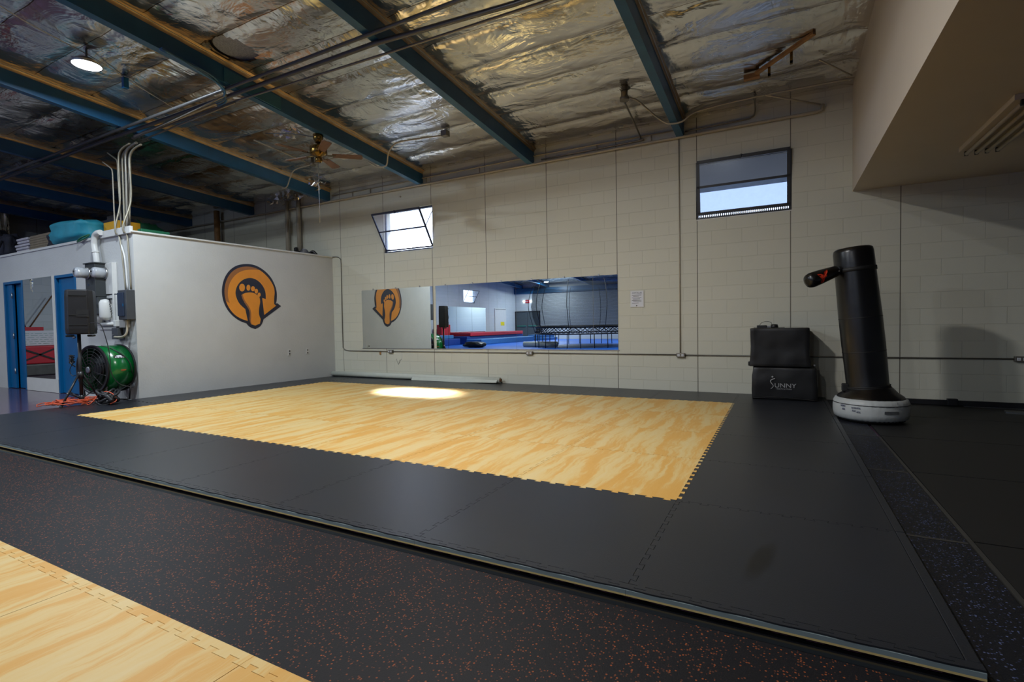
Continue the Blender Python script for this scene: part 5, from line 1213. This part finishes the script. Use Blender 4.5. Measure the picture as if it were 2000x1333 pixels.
# fluorescent fixture on the dropped ceiling
t = thing('fluorescent_fixture', 'unlit fluorescent fixture with four bare tubes on the dropped ceiling', 'ceiling light', (1.74, 5.9, SZ), 'fluorescent fixtures')
X0, X1, Ya, Yb2 = 1.56, 1.90, 5.20, 6.55
MB().box(X0, X1, Ya, Yb2, SZ-0.045, SZ-0.0005).build('housing', 'soffit_paint', t, bevel=0.004)
for k in range(4):
    x = X0+0.055+k*0.077
    MB().tube([(x, Ya+0.03, SZ-0.072), (x, Yb2-0.03, SZ-0.072)], 0.0175, 14).build('tube', 'pipe_paint', t)
    for yy in (Ya+0.015, Yb2-0.015): MB().box(x-0.014, x+0.014, yy-0.012, yy+0.012, SZ-0.088, SZ-0.045).build('lamp_holder', 'frame_black', t)

# ---------------------------------------------------------------- seen only in the mirrors
t = thing('trampoline', 'large black trampoline with net enclosure reflected in the wall mirrors', 'trampoline', (-8.1, -7.4, -0.004))
tc = Vector((-8.3, -7.3, 0)); ra, rb = 2.3, 2.8
def el(a, k, z): return (tc.x+ra*k*math.cos(a), tc.y+rb*k*math.sin(a), z)
ring = lambda k, z, r, n=64: MB().tube([el(2*PI*q/n, k, z) for q in range(n+1)], r, 8, caps=False)
ring(1.0, 0.94, 0.06).build('top_rim', 'black_rubber', t)
ring(1.03, 0.62, 0.03).build('lower_frame', 'frame_black', t)
MB().add([tuple(tc+Vector((0, 0, 1.0)))]+[el(2*PI*q/64, 0.99, 1.0) for q in range(64)], [[0, 1+q, 1+(q+1) % 64] for q in range(64)]).build('jump_surface', 'black_net', t)
lt = MB()
for q in range(72):
    a = 2*PI*q/72; 
    for s_ in (-1, 1): lt.tube([el(a, 1.03, 0.64), el(a+s_*0.17, 1.0, 0.93)], 0.013, 5)
lt.build('rod_lattice', 'frame_black', t)
for q in range(26):
    a = 2*PI*q/26+0.05
    MB().tube([el(a, 1.03, 0.62), el(a, 1.04, 0.0)], 0.02, 8).build('leg', 'frame_black', t)
nn = MB(); n = 72; lv = [(1.0, 0.96), (1.07, 1.4), (1.10, 1.9), (1.07, 2.5), (1.02, 2.9)]
nn.add([el(2*PI*q/n, k, z) for k, z in lv for q in range(n)], [[a*n+q, a*n+(q+1) % n, (a+1)*n+(q+1) % n, (a+1)*n+q] for a in range(len(lv)-1) for q in range(n)], True)
nn.build('net', 'fine_net', t)
for q in range(10):
    a = 2*PI*q/10+0.2
    MB().tube([el(a, 1.03, 0.62), el(a, 1.12, 1.4), el(a, 1.16, 2.0), el(a, 1.10, 2.7), el(a, 1.03, 3.0)], 0.014, 8, True).build('net_pole', 'frame_black', t)
def mbox(name, label, cat, mat, b, bev=0.03, group=None): return put(MB().box(*b).build(name, mat, bevel=bev, seg=3), label, cat, group)
mbox('crash_mat', 'dark blue crash mat with red top in front of the mirrored wall, lower layer', 'crash mat', 'blue_foam', (-17.2, -15.8, -15.4, -8.3, -0.003, 0.45))
mbox('crash_mat', 'red crash mat lying on the dark blue mat', 'crash mat', 'red_foam', (-17.2, -15.75, -15.3, -8.6, 0.452, 0.66))
mbox('folding_mat', 'light blue folded mat in front of the crash mats', 'folding mat', 'light_blue_foam', (-15.6, -14.6, -14.6, -7.9, -0.003, 0.30))
mbox('folding_mat', 'light blue mat stack near the grey doors, lower', 'folding mat', 'light_blue_foam', (-15.5, -14.0, -17.3, -15.2, -0.003, 0.18))
mbox('folding_mat', 'light blue mat stack near the grey doors, upper', 'folding mat', 'light_blue_foam', (-15.4, -14.2, -17.2, -15.3, 0.182, 0.36))
mbox('red_block', 'upright red foam block beside the loudspeaker reflection', 'foam block', 'red_foam', (-17.7, -17.35, -8.9, -8.0, -0.003, 1.15))
mbox('step_stack', 'blue stacked steps left of the crash mats', 'foam steps', 'blue_foam', (-17.3, -16.0, -7.9, -6.2, -0.003, 0.35))
mbox('step_stack', 'light blue upper step left of the crash mats', 'foam steps', 'light_blue_foam', (-17.3, -16.3, -7.7, -6.4, 0.352, 0.55))
o = blob('gear_bag', 'black gear bag lying on the blue floor mats', 'bag', 'black_cover', (-13.2, -5.0, 2.7), (0.55, 0.35, 0.14), 0.2, 44); o.location.z = -0.003
put(MB().lathe([(0.02, -0.85), (0.125, -0.85), (0.13, 0), (0.125, 0.85), (0.02, 0.85)], (-10.05, -5.8, 0.127), (1, -0.06, 0), 28).build('carpet_roll', 'white_roll'), 'thick pale roll lying on the blue floor by the trampoline', 'roll')
t = thing('wall_mirror', 'large mirror on the far west wall seen inside the wall mirror', 'mirror', (XW, -11.4, 0.5))
for a, c in ((-14.07, -12.3), (-12.29, -10.5), (-10.49, -8.72)):
    MB().add([(XW+0.0132, a+0.01, 0.5), (XW+0.0132, c, 0.5), (XW+0.0132, c, 2.28), (XW+0.0132, a+0.01, 2.28)], [[0, 1, 2, 3]]).build('mirror_glass', 'mirror_glass', t)
    MB().box(XW+0.001, XW+0.013, a+0.01, c, 0.5, 2.28).build('backing', 'tape_grey', t)
put(MB().box(XW+0.052, XW+0.056, -16.65, -16.1, 1.05, 1.32).build('poster', 'yellow_print'), 'yellow poster on the white west wall door', 'poster')
t = thing('exit_sign', 'red exit sign with two emergency lamps above the grey doors', 'exit sign', (-16.93, YS, 2.7))
MB().box(-17.09, -16.77, YS+0.001, YS+0.05, 2.72, 2.95).build('sign_box', 'red_exit', t, bevel=0.008)
text('letters', 'EXIT', 0.15, (-16.93, YS+0.053, 2.83), (PI/2, 0, PI), 'paper', t, 0.001)
for s_ in (-0.30, 0.30): MB().lathe([(0.03, 0), (0.06, 0.05), (0.055, 0.07), (0.01, 0.07)], (-16.93+s_, YS+0.001, 2.85), (0, 1, -0.2), 20).build('lamp_head', 'lamp_glow', t)
# west side equipment reflected in the tall mirror
mbox('folded_mat', 'red folded mat with black straps by the west wall', 'folded mat', 'red_foam', (-17.75, -17.15, 0.2, 3.9, 0.25, 0.72))
st = MB()
for k in range(4):
    y = 0.3+k*0.9; st.bar((-17.14, y, 0.28), (-17.14, y+0.9, 0.70), 0.012, 0.04); st.bar((-17.14, y, 0.70), (-17.14, y+0.9, 0.28), 0.012, 0.04)
put(st.build('mat_straps', 'frame_black'), 'crossed black straps on the red folded mat', 'strap')
mbox('low_bench', 'grey low platform under the red folded mat', 'platform', 'tape_grey', (-17.78, -17.10, 0.1, 4.0, -0.048, 0.248))
t = thing('whiteboard', 'whiteboard with green writing leaning by the west wall', 'whiteboard', (-17.5, 2.2, 0.72))
MB().box(-17.55, -17.52, 1.55, 3.1, 0.725, 1.12).build('board', 'paper', t, bevel=0.004)
mb = MB()
for r_ in range(6):
    y = 1.65
    while y < 2.95: l_ = random.uniform(.04, .14); mb.box(-17.519, -17.516, y, min(y+l_, 3.0), 0.77+r_*0.055, 0.777+r_*0.055); y += l_+0.04
mb.build('handwriting', 'green_print', t)
mbox('red_bin', 'small red bin holding two brooms by the west wall', 'bin', 'red_foam', (-17.72, -17.58, 2.3, 2.95, 0.725, 1.22), 0.01)
for k, (y0, y1) in enumerate(((2.60, 2.0), (2.62, 3.05))):
    put(MB().tube([(-17.65, y0, 1.15), (-17.72, y1, 2.25 if k else 2.15)], 0.018, 8).build('broom_handle', 'fan_wood'), 'brown wooden pole in the red bin, leaning %s' % ['towards the doors', 'away from the doors'][k], 'pole', 'wooden poles')
blob2 = blob('blue_bag', 'dark blue bag beside the whiteboard', 'bag', 'blue_foam', (-17.45, 1.25, 2.8), (0.12, 0.28, 0.2), 0.3, 51); blob2.location.z = 0.725
